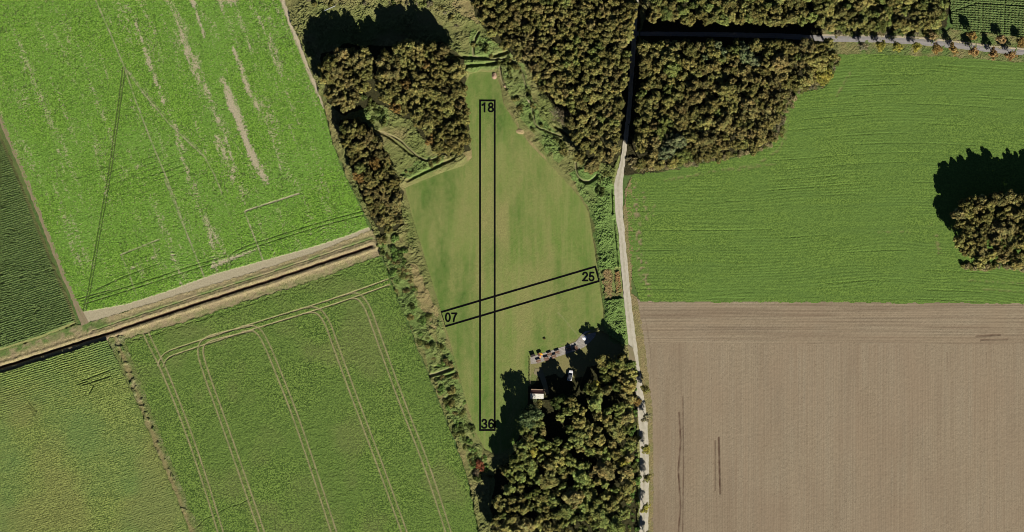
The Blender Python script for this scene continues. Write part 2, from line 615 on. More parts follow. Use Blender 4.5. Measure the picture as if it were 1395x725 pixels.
def rows(X, Y, ang, pitch, wob=.35, seed=0):
    a = R_(ang)
    q = (-X * math.sin(a) + Y * math.cos(a)) / pitch + wob * vn(X, Y, 12, seed)
    return .5 + .5 * np.cos(2 * math.pi * q)


def maize_dark(X, Y):
    r = rows(X, Y, -18, 2.9, .3, 3)
    gap = (vn(X * .5, Y, 2.0, 61) > .84) & (vn(X, Y, 20, 63) > .45)
    h = 1.35 + .38 * r * (.4 + vn(X, Y, 3, 5)) + .62 * grain(X, Y, 21) + .3 * vn(X, Y, 9, 8)
    h = np.where(gap, h * .7, h)
    e = pdist(dM, X, Y, True)[0]
    h = h * np.clip(.25 + e / 5, 0, 1)
    return h, {'lush_or_shade': 0, 'dry': np.clip(1.0 - e / 4, 0, .5), 'soil': 0}


sheet('dark_maize_field', dM, 1.0, maize_dark, m_maize_d, .03, 1.5, 7, 'dark green maize in close rows beside the brown earth track', 'crop field', seed=4)

oM = [(-60, 527), (0, 509), (80, 484), (146, 463), (160, 492), (185, 545), (212, 612), (240, 675), (262, 735), (275, 785), (-60, 785)]


def maize_olive(X, Y):
    r = rows(X, Y, -17, 2.9, .4, 9)
    top = np.clip(1.2 - (Y - (509 - .31 * X)) / 90, .25, 1)
    wh = np.zeros(X.shape)
    for ln in ([(112, 518), (148, 505)], [(114, 524), (150, 512)], [(116, 516), (128, 525), (122, 535)], [(38, 545), (50, 560)], [(40, 552), (48, 566)],
               [(105, 524), (120, 519)]):
        wh = np.maximum(wh, stroke(ln, X, Y, 1.3, .6))
    e = pdist([(150, 463), (185, 545), (240, 675), (275, 785)], X, Y)[0]
    h = 1.05 + .24 * r * top * (.5 + vn(X, Y, 2, 5)) + .22 * grain(X, Y, 23) + .10 * (hash2(np.floor(X / 1.5), np.floor(Y / 1.5), 24) > .7) + .12 * vn(X, Y, 6, 10)
    h = h * (1 - .4 * wh) * np.clip(.35 + e / 6, 0, 1)
    return h, {'dry': np.clip(fbm(X, Y, 70, 71) * 1.6 - .75, 0, .35), 'soil': 0 * X, 'lush_or_shade': 0 * X}


sheet('olive_maize_field', oM, 1.0, maize_olive, m_maize_l, .03, 1.2, 6, 'olive green maize field south of the dark ditch', 'crop field', seed=5)

# ------------------------------------------------------------------ leafy field with tramlines
GR = [(166, 464), (240, 442), (330, 413), (420, 385), (519, 348), (530, 378), (546, 420), (566, 470), (590, 530), (612, 585), (634, 645), (646, 690), (654, 735),
      (668, 785), (290, 785), (272, 735), (250, 680), (222, 610), (195, 540), (176, 490)]
TRAMS = [smooth_line([(196, 448), (208, 474), (222, 500), (250, 570), (276, 645), (302, 730), (318, 785)]),
         smooth_line([(345, 447), (300, 457), (280, 463), (272, 474), (276, 496), (310, 590), (336, 665), (360, 735), (376, 785)]),
         smooth_line([(330, 448), (350, 447), (362, 466), (375, 497), (402, 565), (430, 648), (458, 735), (474, 785)]),
         smooth_line([(412, 424), (432, 421), (446, 438), (458, 474), (492, 566), (522, 645), (556, 740), (572, 785)]),
         smooth_line([(466, 407), (486, 401), (500, 416), (514, 455), (548, 550), (582, 635), (614, 735), (630, 785)])]
HEADLAND = smooth_line([(219, 499), (220, 494), (226, 484), (244, 477), (300, 459), (350, 443), (430, 419), (484, 401), (530, 384)])


def leafy(X, Y):
    wh = np.zeros(X.shape)
    for ln in TRAMS:
        for d in (-3.6, 3.6):
            wh = np.maximum(wh, stroke(offset_line(ln, d), X, Y, 1.45, .7))
    sh = np.zeros(X.shape)
    for d in (-3.8, 3.8):
        k = stroke(offset_line(HEADLAND[14:], d), X, Y, 1.6, .6)
        wh = np.maximum(wh, k)
        k2 = stroke(offset_line(HEADLAND[:16], d), X, Y, 1.4, .6)
        wh = np.maximum(wh, k2)
    wig = stroke([(258, 730), (268, 718), (280, 706), (294, 700), (312, 690), (328, 686), (344, 676)], X, Y, 1.2, .6) * (vn(X, Y, 5, 4) > .3)
    e = pdist(GR, X, Y, True)[0]
    h = .08 + .20 * grain(X, Y, 27) + .10 * (hash2(np.floor(X / 1.6), np.floor(Y / 1.6), 26) > .72) + .12 * vn(X, Y, 5, 28)
    edge = (e < 5.5) & (e > 2) & (Y < 500) & (vn(X, Y, 3.2, 29) > .45)
    h = np.where(edge, h * .25, h) * (1 - .9 * wh) * (1 - .9 * wig)
    return h, {'soil': np.clip(wh * (.65 + .5 * vn(X, Y, 6, 30)), 0, 1), 'dry': np.clip(fbm(X, Y, 60, 73) * 1.5 - .8, 0, .3),
               'lush_or_shade': 0 * X}


sheet('leafy_field', GR, 1.0, leafy, m_green, .03, 1.2, 6, 'mid green leafy crop with pale paired tractor tramlines', 'crop field', seed=6)

# grassy divider between the two southern fields
DIV = [(148, 461), (168, 457), (180, 490), (200, 545), (226, 612), (254, 680), (277, 740), (292, 785), (272, 785), (256, 735), (236, 677), (208, 612), (182, 545), (158, 492)]


def divider(X, Y):
    c, p = pdist([(158, 460), (170, 492), (190, 545), (216, 612), (244, 680), (266, 740), (282, 785)], X, Y)
    dots = np.clip((vn(X, Y, 4.5, 81) - .66) * 6, 0, 1) * (c < 4.5)
    dry = np.clip(1.1 - c / 5 + .7 * (vn(X, Y, 6, 82) - .5), 0, 1)
    h = .10 + .35 * grain(X, Y, 83) * (1 - .5 * dry) + .8 * dots * (1 - .6 * dry) + .12 * vn(X, Y, 5, 84)
    return h, {'dry': dry * .8, 'soil': .35 * np.clip(vn(X, Y, 7, 85) * 2 - 1.1, 0, 1), 'lush_or_shade': dots}


sheet('weedy_strip', DIV, 1.0, divider, m_verge, .02, 1.5, 6, 'tan weedy strip with dark tufts between the two southern crop fields', 'weeds', seed=8)

# ------------------------------------------------------------------ ditch with bare banks
BANK = [(-60, 490), (0, 476), (60, 457), (104, 443), (118, 441), (230, 406), (330, 376), (430, 344), (508, 313), (522, 330), (522, 348), (420, 387), (330, 415), (240, 444), (168, 466),
        (146, 466), (80, 487), (0, 511), (-60, 530)]


def bank(X, Y):
    d, p = pdist(DITCH, X, Y)
    yl = np.interp(X, [q[0] for q in DITCH], [q[1] for q in DITCH])
    s = np.where(Y > yl, d, -d)                 # + south, - north
    s = s + .9 * (vn(X, Y, 9, 88) - .5)
    endk = np.clip((509 - X) / 4, 0, 1)
    tr = np.clip(1.6 - np.abs(s) / 1.45, 0, 1) * endk * np.clip(1.0 - .0 * s, 0, 1)
    h = -.50 * tr * (1 + .8 * np.clip((150 - X) / 12, 0, 1)) + .14 * vn(X, Y, 3, 86) + .10 * grain(X, Y, 87) + .28 * np.exp(-((np.abs(s) - 5) / 2.2) ** 2) + .93
    west = np.clip((150 - X) / 12, 0, 1)
    green_n = np.exp(-((s + 11) / 2.6) ** 2) * (X > 118) * (.6 + .4 * vn(X, Y, 8, 89))
    ln = np.exp(-((s + 10) / .8) ** 2) * (X > 125)
    far_n = np.clip((-s - 10) / 5, 0, 1) * west
    h = h - .93 + .16 * green_n - .22 * ln
    soil = np.clip(tr * 1.5 - .15, 0, 1)
    return np.maximum(h, -1.0) + .0, {'soil': soil, 'lush_or_shade': np.clip(green_n + far_n + .5 * ln + .5 * np.clip((s - 9) / 4, 0, 1), 0, 1),
                                      'dry': np.clip(fbm(X, Y, 9, 90) * 2.4 - .9, 0, .8)}


# the trench is dug down through the slot in the base sheet
b_ = sheet('ditch', BANK, .8, lambda X, Y: (lambda r: (np.maximum(r[0], -1.0), r[1]))(bank(X, Y)), m_bank, .03, .8, 6, kind='structure', seed=9)

# ------------------------------------------------------------------ rough growth and wood floor in the middle
ROUGH = [(392, -60), (890, -60), (884, 0), (870, 60), (862, 150), (848, 205), (838, 250), (842, 300), (848, 370), (856, 430), (862, 480), (868, 520), (872, 600), (872, 785),
         (668, 785), (654, 735), (646, 690), (636, 645), (614, 585), (592, 530), (568, 470), (548, 420), (532, 378), (520, 345), (508, 314), (490, 275), (472, 240), (454, 195), (443, 150), (433, 120),
         (416, 78), (398, 32), (386, -2)]
TURF = [(640, 101), (655, 97), (673, 99), (682, 116), (686, 140), (700, 165), (722, 196), (745, 220), (765, 240), (790, 268), (803, 290), (806, 312), (811, 345), (818, 392), (822, 420), (823, 444),
        (806, 450), (792, 458), (768, 472), (722, 487), (720, 512), (720, 545), (714, 575), (706, 598), (694, 612), (676, 620), (660, 612), (648, 590), (634, 545), (622, 500), (606, 442), (590, 390), (572, 330), (560, 290), (551, 256),
        (575, 246), (605, 234), (630, 226), (643, 214), (640, 180), (634, 140), (634, 112)]
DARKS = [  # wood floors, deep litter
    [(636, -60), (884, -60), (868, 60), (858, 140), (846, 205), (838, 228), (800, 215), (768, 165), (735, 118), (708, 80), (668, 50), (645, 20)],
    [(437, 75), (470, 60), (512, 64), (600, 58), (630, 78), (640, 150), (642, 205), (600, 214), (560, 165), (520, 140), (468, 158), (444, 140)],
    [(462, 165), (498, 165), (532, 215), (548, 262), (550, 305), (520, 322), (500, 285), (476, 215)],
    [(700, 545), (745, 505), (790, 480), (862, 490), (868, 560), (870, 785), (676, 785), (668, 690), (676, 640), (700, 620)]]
LUSH = [[(835, 245)] * 3, [(512, 325), (536, 332), (556, 372), (572, 420), (590, 460), (612, 500), (640, 575), (664, 632), (644, 640), (618, 580), (596, 525), (566, 460), (542, 405)], [(835, 245), (846, 300), (852, 370), (862, 470), (838, 470), (824, 445), (818, 392), (808, 312), (800, 280), (775, 235), (800, 225), (818, 235)],
        [(485, 130), (510, 128), (530, 150), (528, 172), (505, 178), (490, 155)], [(640, 40), (672, 58), (712, 90), (730, 150), (770, 200), (760, 225), (712, 160), (690, 120), (680, 95), (630, 95), (640, 70)],
        [(545, 240), (562, 222), (610, 205), (600, 228), (560, 246)], [(585, 425), (602, 440), (640, 570), (660, 615), (650, 630), (628, 560)]]
DRYS = [[(815, 366), (848, 366), (852, 405), (826, 408)], [(686, 140), (735, 205), (760, 240), (722, 196)], [(566, 360), (585, 400), (600, 440), (590, 448), (572, 410), (556, 360)],
        [(640, 98), (632, 140), (640, 200), (646, 214), (636, 222), (628, 150)], [(606, -20), (650, -20), (668, 30), (650, 32), (620, 14)]]
PATHS = [([(652, 44), (646, 56), (644, 68), (645, 76)], 2.6), ([(645, 76), (660, 82), (690, 80), (704, 86), (712, 100), (718, 125), (726, 150), (728, 172), (748, 180), (764, 186)], 2.0),
         ([(520, 180), (545, 190), (560, 206), (578, 220), (595, 216)], 2.2), ([(784, 222), (786, 240), (796, 248), (808, 246), (813, 238)], 2.4), ([(680, 85), (683, 110), (690, 122)], 2.4),
         ([(585, 512), (600, 508), (616, 502)], 4)]
HOLES = [([(625, 90), (655, 88), (690, 84), (706, 90)], 4.5), ([(600, 68), (628, 78), (655, 79), (672, 77), (690, 71)], 5), ([(508, 176), (530, 186), (548, 200), (562, 212)], 3.0),
         ([(555, 246), (575, 236), (600, 224), (618, 216)], 4.0), ([(592, 500), (612, 495)], 2.6), ([(592, 516), (618, 509)], 2.2), ([(790, 244), (800, 250), (812, 242)], 4),
         ([(756, 172), (770, 182), (784, 190)], 3.5), ([(833, 258), (834, 290)], 2.5), ([(836, 300), (842, 370), (846, 400)], 2.2)]


LANE = [(872, -60), (866, 0), (862, 80), (857, 150), (851, 200), (848, 222), (842, 252), (843, 285), (847, 320), (852, 380), (857, 430), (863, 480), (870, 530), (876, 575), (878, 640), (877, 720), (876, 785)]


def rough(X, Y):
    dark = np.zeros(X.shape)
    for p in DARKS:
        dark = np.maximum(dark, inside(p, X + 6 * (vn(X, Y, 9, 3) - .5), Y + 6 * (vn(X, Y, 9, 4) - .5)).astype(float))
    lush_or_shade = np.zeros(X.shape)
    for ip, p in enumerate(LUSH):
        lush_or_shade = np.maximum(lush_or_shade, (.95 if ip == 2 else .62) * inside(p, X + 8 * (vn(X, Y, 8, 5) - .5), Y + 8 * (vn(X, Y, 8, 6) - .5)).astype(float))
    dry = .55 * np.clip(fbm(X, Y, 26, 7) * 3 - 1.45, 0, 1)
    for p in DRYS:
        dry = np.maximum(dry, .85 * inside(p, X + 7 * (vn(X, Y, 7, 8) - .5), Y + 7 * (vn(X, Y, 7, 9) - .5)) * (.6 + .4 * vn(X, Y, 4, 10)))
    pth = np.zeros(X.shape)
    for l, w in PATHS:
        pth = np.maximum(pth, stroke(smooth_line(l), X, Y, w, 1.0))
    hol = np.zeros(X.shape)
    for l, w in HOLES:
        hol = np.maximum(hol, stroke(smooth_line(l), X, Y, w, 1.2))
    tall = .25 + .9 * np.clip(fbm(X, Y, 13, 12) * 2 - .6, 0, 1)
    lane_d = inside(LUSH[2], X, Y)
    h = .55 + tall * (1.0 * grain(X, Y, 14) + .65 * vn(X, Y, 4, 15)) * (1 - .5 * dry) * (1 - .7 * dark) + .25 * lane_d
    h = h * (1 - .95 * pth)
    h = np.where(hol > 0, h - hol * (h - .05), h)
    h = np.where(inside([(816, 367), (848, 364), (852, 406), (824, 409)], X, Y), .08 + .15 * grain(X, Y, 18), h)
    dt = pdist(TURF, X, Y, True)[0]
    h = h * np.clip((pdist(LANE, X, Y)[0] - 4.2) / 4, .12, 1)
    ind = inside(TURF, X, Y)
    h = np.where(ind, 0, h * np.clip(.15 + dt / 8, 0, 1))
    yard = inside([(722, 486), (792, 458), (818, 450), (850, 470), (846, 490), (800, 500), (785, 535), (745, 545), (720, 545)], X, Y)
    h = np.where(yard, .02 + .04 * grain(X, Y, 3), h)
    yv = np.where(yard & (Y + 14 * (vn(X, Y, 9, 19) - .5) < 510), .35, 0)
    return h, {'soil': np.clip(np.maximum(pth * .6, dark * (.55 * vn(X, Y, 5, 16)) * 0), 0, 1), 'dry': np.clip(np.maximum(dry * (1 - dark), yv), 0, 1) * (1 - .6 * lush_or_shade),
               'lush_or_shade': lush_or_shade * (1 - dark), 'dark': dark * (1 - yard * (Y + 14 * (vn(X, Y, 9, 19) - .5) < 510))}


def rough_mat():
    t = NT('rough_growth')
    c = t.mix(t.noise(2.4, 2, .6, None, .36, .64), (.086, .098, .030), (.048, .062, .018))
    c = t.mix(t.noise(.06, 3, .5, None, .42, .60), c, t.mix(.5, c, (.100, .092, .038)))
    c = t.mix(t.attr('lush_or_shade'), c, t.mix(t.noise(2.6, 2, .6, None, .38, .62), (.082, .126, .034), (.040, .070, .017)))
    c = t.mix(t.attr('dry'), c, t.mix(t.noise(2.8, 2, .6, None, .38, .62), (.165, .130, .064), (.096, .075, .034)))
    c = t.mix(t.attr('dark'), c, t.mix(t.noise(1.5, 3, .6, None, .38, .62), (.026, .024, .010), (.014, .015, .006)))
    c = t.mix(t.attr('soil'), c, t.mix(t.noise(1.7, 3, .6, None, .35, .65), (.17, .14, .085), (.12, .10, .06)))
    return t.surf(c, .95, .05)


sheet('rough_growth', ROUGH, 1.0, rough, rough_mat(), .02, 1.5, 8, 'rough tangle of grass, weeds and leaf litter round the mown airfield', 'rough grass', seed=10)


# ------------------------------------------------------------------ the mown airfield
def turf(X, Y):
    st = .5 + .5 * np.sin(X / 5.2 + 1.2 * vn(X, Y, 90, 3) + .02 * Y)
    yel = np.clip(fbm(X * 1.6, Y * .55, 42, 21) * 2.2 - .95, 0, 1)
    e = pdist(TURF, X, Y, True)[0]
    mid = np.exp(-((X - 705) / 95) ** 2 - ((Y - 330) / 150) ** 2)
    dry = np.clip((.35 + .55 * mid) * yel + .20 * mid + .30 * st * (vn(X, Y * .3, 18, 22)) + .30 * (vn(X, Y * .6, 3.2, 23) - .45) + .35 * (fbm(X * 1.8, Y * .4, 12, 29) - .48) + .35 * np.clip(1 - e / 4, 0, 1) * vn(X, Y, 8, 24), 0, 1)
    lush_or_shade = np.clip(fbm(X, Y * .5, 40, 25) * 2.4 - 1.0, 0, 1) * .9
    worn = stroke([(798, 470), (766, 432), (760, 426)], X, Y, 1.0, .8) * .25
    h = .008 + .045 * vn(X, Y, 2.2, 27) + .022 * vn(X, Y, 1.0, 28)
    return h, {'dry': dry, 'lush_or_shade': lush_or_shade * (1 - dry), 'soil': worn}


sheet('airfield_turf', TURF, 1.0, turf, m_turf, .03, .8, 9, 'mown airfield turf with faint yellow mowing stripes', 'turf', seed=11)

# ------------------------------------------------------------------ young cereal, east
RG = [(862, 236), (905, 232), (950, 224), (992, 215), (1032, 208), (1060, 186), (1070, 150), (1082, 127), (1125, 120), (1138, 96), (1142, 74), (1200, 72), (1300, 76), (1395, 84),
      (1460, 90), (1460, 416), (1395, 414), (1100, 412), (872, 411), (862, 380), (856, 320), (853, 270)]


def cereal(X, Y):
    yy = Y + 9 * np.sin(X / 190 + 1.2) + 3 * np.sin(X / 60)
    q = yy / 4.1 + 1.6 * vn(X * .22, Y, 14, 31)
    amp = np.clip(fbm(X * .3, Y, 16, 32) * 2.6 - .8, 0, 1)
    r = (.5 + .5 * np.cos(2 * math.pi * q)) * amp
    deep = (np.abs(np.modf(yy / 13.3)[0] - .5) < .06) * (vn(X * .12, Y, 12, 33) > .70)
    edge = np.zeros(X.shape)
    for ln, w in (([(905, 246), (970, 234), (1030, 225), (1060, 205), (1072, 185)], 3), ([(1005, 232), (1060, 222)], 2), ([(1070, 180), (1074, 150)], 4), ([(1140, 130), (1158, 100)], 3),
                  ([(1320, 382), (1395, 386)], 2.0), ([(1340, 394), (1395, 398)], 2.0), ([(1276, 322), (1280, 345)], 5), ([(1265, 306), (1278, 302)], 3), ([(1196, 316), (1240, 316)], 1.6)):
        edge = np.maximum(edge, stroke(ln, X, Y, w, 1.6) * np.clip(vn(X, Y, 3, 34) * 2 - .6, 0, 1))
    pale = np.zeros(X.shape)
    for ln, w in (([(864, 250), (868, 300), (874, 380)], 8), ([(876, 262), (882, 300)], 4), ([(878, 355), (880, 380), (884, 400)], 7), ([(890, 280), (889, 292)], 4)):
        pale = np.maximum(pale, stroke(ln, X, Y, w, 2) * np.clip(vn(X, Y, 3.2, 35) * 2.4 - 1.2, 0, 1))
    h = .08 + .10 * grain(X * .7, Y, 36) + .055 * r + .06 * vn(X * .5, Y, 4, 37)
    h = h * (1 - .45 * deep) * (1 - .6 * np.maximum(edge, pale))
    return h, {'dry': .85 * np.clip(edge, 0, 1), 'soil': np.clip(pale, 0, 1), 'lush_or_shade': np.clip(r * .4 + .35 * (fbm(X, Y, 80, 38) - .4), 0, 1)}


sheet('cereal_field', RG, 1.0, cereal, m_right, .03, 1.0, 7, 'smooth green young cereal field with fine drill lines running east', 'crop field', seed=12)

# ------------------------------------------------------------------ tilled field, south-east
PL = [(868, 408), (1100, 410), (1395, 412), (1460, 413), (1460, 785), (886, 785), (886, 620), (884, 560), (878, 500), (872, 450)]


def tilled(X, Y):
    headl = 468 + 5 * (vn(X, Y, 30, 41) - .5)
    top = np.clip((headl - Y) / 3 + .5, 0, 1)
    side = np.clip((930 + .06 * (Y - 420) - X) / 8, 0, 1) * (1 - top)
    rv = .5 + .5 * np.cos(2 * math.pi * (X / 3.4 + 1.3 * vn(X, Y * .04, 8, 42)))
    rh = .5 + .5 * np.cos(2 * math.pi * (Y / 3.7 + .7 * vn(X * .06, Y, 9, 43)))
    bandv = vn(X, Y * .02, 6, 44)
    bandh = vn(X * .03, Y, 5, 45)
    h = .02 + .036 * (rv * (.4 + .7 * bandv) * (1 - top) + rh * (.4 + .7 * bandh) * top) + .032 * grain(X, Y, 46) + .04 * vn(X, Y, 3, 47)
    furrow = np.zeros(X.shape)
    for ln, w, a in (([(979, 596), (980, 640), (981, 672)], 2.4, 1.0), ([(974, 600), (974, 668)], 1.4, .8), ([(925, 562), (927, 600), (924, 640), (927, 690), (924, 725)], 2.6, .85),
                     ([(930, 540), (931, 640), (929, 760)], 2.0, .7), ([(914, 590), (913, 760)], 1.0, .25), ([(1290, 480), (1290, 505)], 1.2, .45), ([(1294, 480), (1294, 500)], .9, .4),
                     ([(1330, 458), (1362, 456)], 3, .7), ([(1336, 463), (1372, 462)], 2.6, .6), ([(1344, 480), (1344, 500)], 1, .3), ([(876, 420), (882, 450), (888, 500)], 2, .3),
                     ([(940, 500), (941, 560)], 1.1, .3), ([(1089, 625), (1089, 665)], .8, .25)):
        furrow = np.maximum(furrow, a * stroke(ln, X, Y, w, .6) * (.6 + .5 * vn(X, Y, 6, 48)))
    h = h - .10 * furrow + .04
    reddish = .28 * np.clip(fbm(X * 1.5, Y * .6, 60, 49) * 2.2 - 1.0, 0, 1) + .3 * side * vn(X, Y * .2, 10, 50)
    clod = .5 * (hash2(np.floor(X), np.floor(Y), 52) > .9965)
    return h, {'soil': np.clip(np.maximum(furrow, np.maximum(.55 * reddish * (.6 + .4 * bandv) + .13 * np.clip(vn(X, Y * .015, 1.7, 54) * 1.6 - .6, 0, 1) * (1 - top) + .34 * np.clip(vn(X * .02, Y, 2.0, 55) * 1.8 - .7, 0, 1) * top, clod)), 0, 1), 'dry': np.clip(1.0 * (vn(X, Y * .015, 3, 53) * (1 - top) + bandh * top) * vn(X, Y * .4, 20, 51), 0, 1)}


sheet('tilled_field', PL, 1.0, tilled, m_plough, .03, 1.1, 8, 'bare brown tilled field with fine cultivation lines', 'ploughed field', seed=13)

# ------------------------------------------------------------------ floor of the eastern woods, verge of the top road, maize in the north-east
FL = [(858, -60), (1300, -60), (1296, 0), (1288, 46), (1140, 50), (1140, 72), (1136, 98), (1122, 121), (1080, 128), (1068, 150), (1058, 188), (1030, 209), (990, 217), (905, 234), (850, 238), (852, 200), (860, 100)]


def litter(X, Y):
    h = .05 + .25 * grain(X, Y, 53) + .15 * vn(X, Y, 5, 54)
    e = np.minimum(pdist([(1288, 46), (1140, 49)], X, Y)[0], pdist(FL[5:14], X, Y)[0])
    k = np.clip(1.25 - e / 9 + .6 * (vn(X, Y, 5, 55) - .5), 0, 1)
    return h + .45 * k * grain(X, Y, 56), {'dry': k * np.clip(vn(X, Y, 6, 57) * 1.8 - .4, 0, 1), 'lush_or_shade': k * .9, 'soil': 0 * X}


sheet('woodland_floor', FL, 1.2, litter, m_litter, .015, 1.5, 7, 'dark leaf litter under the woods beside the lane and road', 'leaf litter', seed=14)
VG = [(1118, 38), (1200, 38), (1288, 44), (1296, 40), (1460, 58), (1460, 92), (1395, 86), (1300, 78), (1200, 74), (1140, 74), (1126, 66)]


def verge(X, Y):
    dry = np.clip(fbm(X, Y, 14, 58) * 2 - .6, 0, 1)
    return .08 + .35 * grain(X, Y, 59) + .2 * vn(X, Y, 5, 60), {'dry': .75 * dry, 'lush_or_shade': .6 * (1 - dry), 'soil': 0 * X}


sheet('road_verge', VG, 1.0, verge, m_verge, .02, 1.2, 7, 'rough grass verge along the tree lined road', 'grass', seed=15)
sheet('track_verge', [(-60, 30), (-14, 128), (2, 180), (30, 246), (56, 314), (78, 370), (98, 416), (107, 441), (60, 460), (-60, 500), (-60, 490), (60, 452), (94, 440), (70, 372), (22, 250), (-60, 50)], 1.0, lambda X, Y: (.12 + .22 * grain(X, Y, 59), {'lush_or_shade': .75, 'dry': .35 * vn(X, Y, 6, 58)}), m_verge, .018, .8, 6, 'thin green grass verge between dark maize and the brown earth track', 'grass', seed=20)
NEM = [(1296, -60), (1460, -60), (1460, 60), (1395, 52), (1340, 45), (1298, 40), (1294, 10)]


def maize_ne(X, Y):
    r = .5 + .5 * np.cos(2 * math.pi * (Y - .06 * X) / 3.2)
    c = .5 + .5 * np.cos(2 * math.pi * (X + .05 * Y) / 5.0)
    path = np.maximum(stroke([(1296, 16), (1330, 4), (1395, 8), (1460, 16)], X, Y, 2, .8), stroke([(1372, -60), (1366, 60)], X, Y, 1.8, .8))
    path = np.maximum(path, stroke([(1338, 5), (1338, 50)], X, Y, 1.4, .8))
    h = (1.2 + .42 * r * (.45 + .55 * c) + .5 * grain(X, Y, 62)) * (1 - .25 * path)
    return h, {'dry': .5 * np.clip(r * c * 1.4 - .5, 0, 1)}


sheet('north_maize_field', NEM, 1.0, maize_ne, m_maize_d, .03, 1.0, 6, 'dark maize field in dotted rows beyond the tree lined road', 'crop field', seed=16)


# yellowish verge of the lane against the tilled field
def lane_verge(X, Y):
    return .06 + .18 * grain(X, Y, 64), {'dry': np.clip(.5 + vn(X, Y, 6, 65) * .7, 0, 1), 'lush_or_shade': 0 * X}


sheet('lane_verge', [(860, 400), (868, 404), (876, 450), (882, 500), (889, 560), (890, 640), (889, 785), (864, 785), (864, 600), (858, 470), (852, 380), (846, 330), (852, 260), (860, 240), (862, 330)], 1.0, lane_verge, m_verge,
      .032, 1.0, 6, 'yellowed grass verge along the pale gravel lane', 'grass', seed=17)

# ------------------------------------------------------------------ lane, road and tracks
ribbon('gravel_lane', [(872, -60), (866, 0), (862, 80), (857, 150), (851, 200), (848, 222), (842, 252), (843, 285), (847, 320), (852, 380), (857, 430), (863, 480), (870, 530), (876, 575), (878, 640), (877, 720), (876, 785)],
       [7, 7, 6, 6, 6, 7, 12, 10.5, 8.5, 9, 10, 11, 11, 12, 12.5, 12.5, 12.5], .36, m_lane, rut=.03, edge=.5)
ribbon('road', [(862, 46), (960, 47), (1060, 49), (1130, 53), (1200, 54), (1250, 57), (1300, 62), (1350, 68), (1395, 72), (1460, 80)], [6, 6, 7, 8, 8, 8, 8, 7, 7, 7], .44, m_road, rut=.02, edge=.3)
ribbon('cycle_path', [(1120, 48), (1200, 49), (1250, 51.5), (1300, 56.5), (1350, 63), (1395, 67), (1460, 75)], [2.6] * 7, .42, m_track, across=5, edge=.4)
ribbon('farm_track', [(376, -60), (389, 0), (398, 28), (412, 62), (426, 98), (436, 128), (442, 148)], [11, 11, 12, 11, 9, 7, 3], .28, m_track, rut=.04, edge=.8)
ribbon('earth_track', [(-50, 45), (-12, 130), (8, 180), (36, 245), (62, 312), (84, 368), (104, 415), (116, 442)], [5, 5, 5, 5.5, 6, 5.5, 6, 10], .24, m_path, rut=.03, edge=.7)

# paving along the yard
m_pave = plain_mat('paving', (.20, .185, .165), (.14, .128, .112), 1.8, .9, .1)
t_ = NT('paving_slabs')
br = t_.n('ShaderNodeTexBrick')
br.inputs['Scale'].default_value = 1.0
br.inputs['Brick Width'].default_value = .6
br.inputs['Row Height'].default_value = .6
br.inputs['Mortar Size'].default_value = .03
for i_, c_ in ((1, (.21, .195, .175, 1)), (2, (.15, .138, .122, 1)), (3, (.07, .065, .055, 1))):
    br.inputs[i_].default_value = c_
t_.l(t_.scaled(1, 1, 1, R_(-15)), br.inputs['Vector'])
m_pave = t_.surf(t_.mix(t_.noise(.9, 3, .6, None, .35, .65), br.outputs[0], t_.mix(.45, br.outputs[0], (.11, .10, .085))), .9, .1)
PV = [(722.5, 486.5), (744, 480), (770, 471.5), (784, 466), (790, 459), (796, 452), (806, 450), (812, 452), (811, 458), (804, 466), (796, 473), (784, 478), (766, 484), (746, 490), (734, 495), (723, 496)]
flat_poly('paved_terrace', PV, .13, m_pave, 'structure')
flat_poly('yard_path', [(729, 502), (738, 503), (742, 512), (745, 522), (748, 536), (743, 538), (739, 525), (735, 514), (727, 509)], .135, m_path, 'structure')
flat_poly('lane_entrance', [(856, 470), (862, 474), (867, 497), (858, 492), (846, 481)], .62, m_path, 'structure')

# ================================================================== TREES
def crown_material(name, trans=.25):
    t = NT(name)
    oi = t.n('ShaderNodeObjectInfo')
    tone = t.attr('tone')
    mr = t.n('ShaderNodeMapRange')
    mr.inputs['To Min'].default_value, mr.inputs['To Max'].default_value = .42, 1.75
    t.l(tone, mr.inputs['Value'])
    c = t.mix(1.0, oi.outputs['Color'], mr.outputs[0], 'MULTIPLY')
    warm = t.mix(1.0, c, (1.06, .98, .90), 'MULTIPLY')
    cool = t.mix(1.0, c, (.93, 1.03, .98), 'MULTIPLY')
    c = t.mix(t.noise(.45, 2, .5, t.n('ShaderNodeTexCoord').outputs['Object'], .38, .62), cool, warm)
    d = t.n('ShaderNodeBsdfDiffuse')
    tr = t.n('ShaderNodeBsdfTranslucent')
    t.l(c, d.inputs[0])
    t.l(c, tr.inputs[0])
    ms = t.n('ShaderNodeMixShader')
    ms.inputs[0].default_value = trans
    t.l(d.outputs[0], ms.inputs[1])
    t.l(tr.outputs[0], ms.inputs[2])
    t.l(ms.outputs[0], t.out.inputs[0])
    return t.m


m_crown = crown_material('autumn_leaves')
m_bark = plain_mat('bark', (.085, .068, .048), (.05, .04, .03), 3.0, .95, .05)


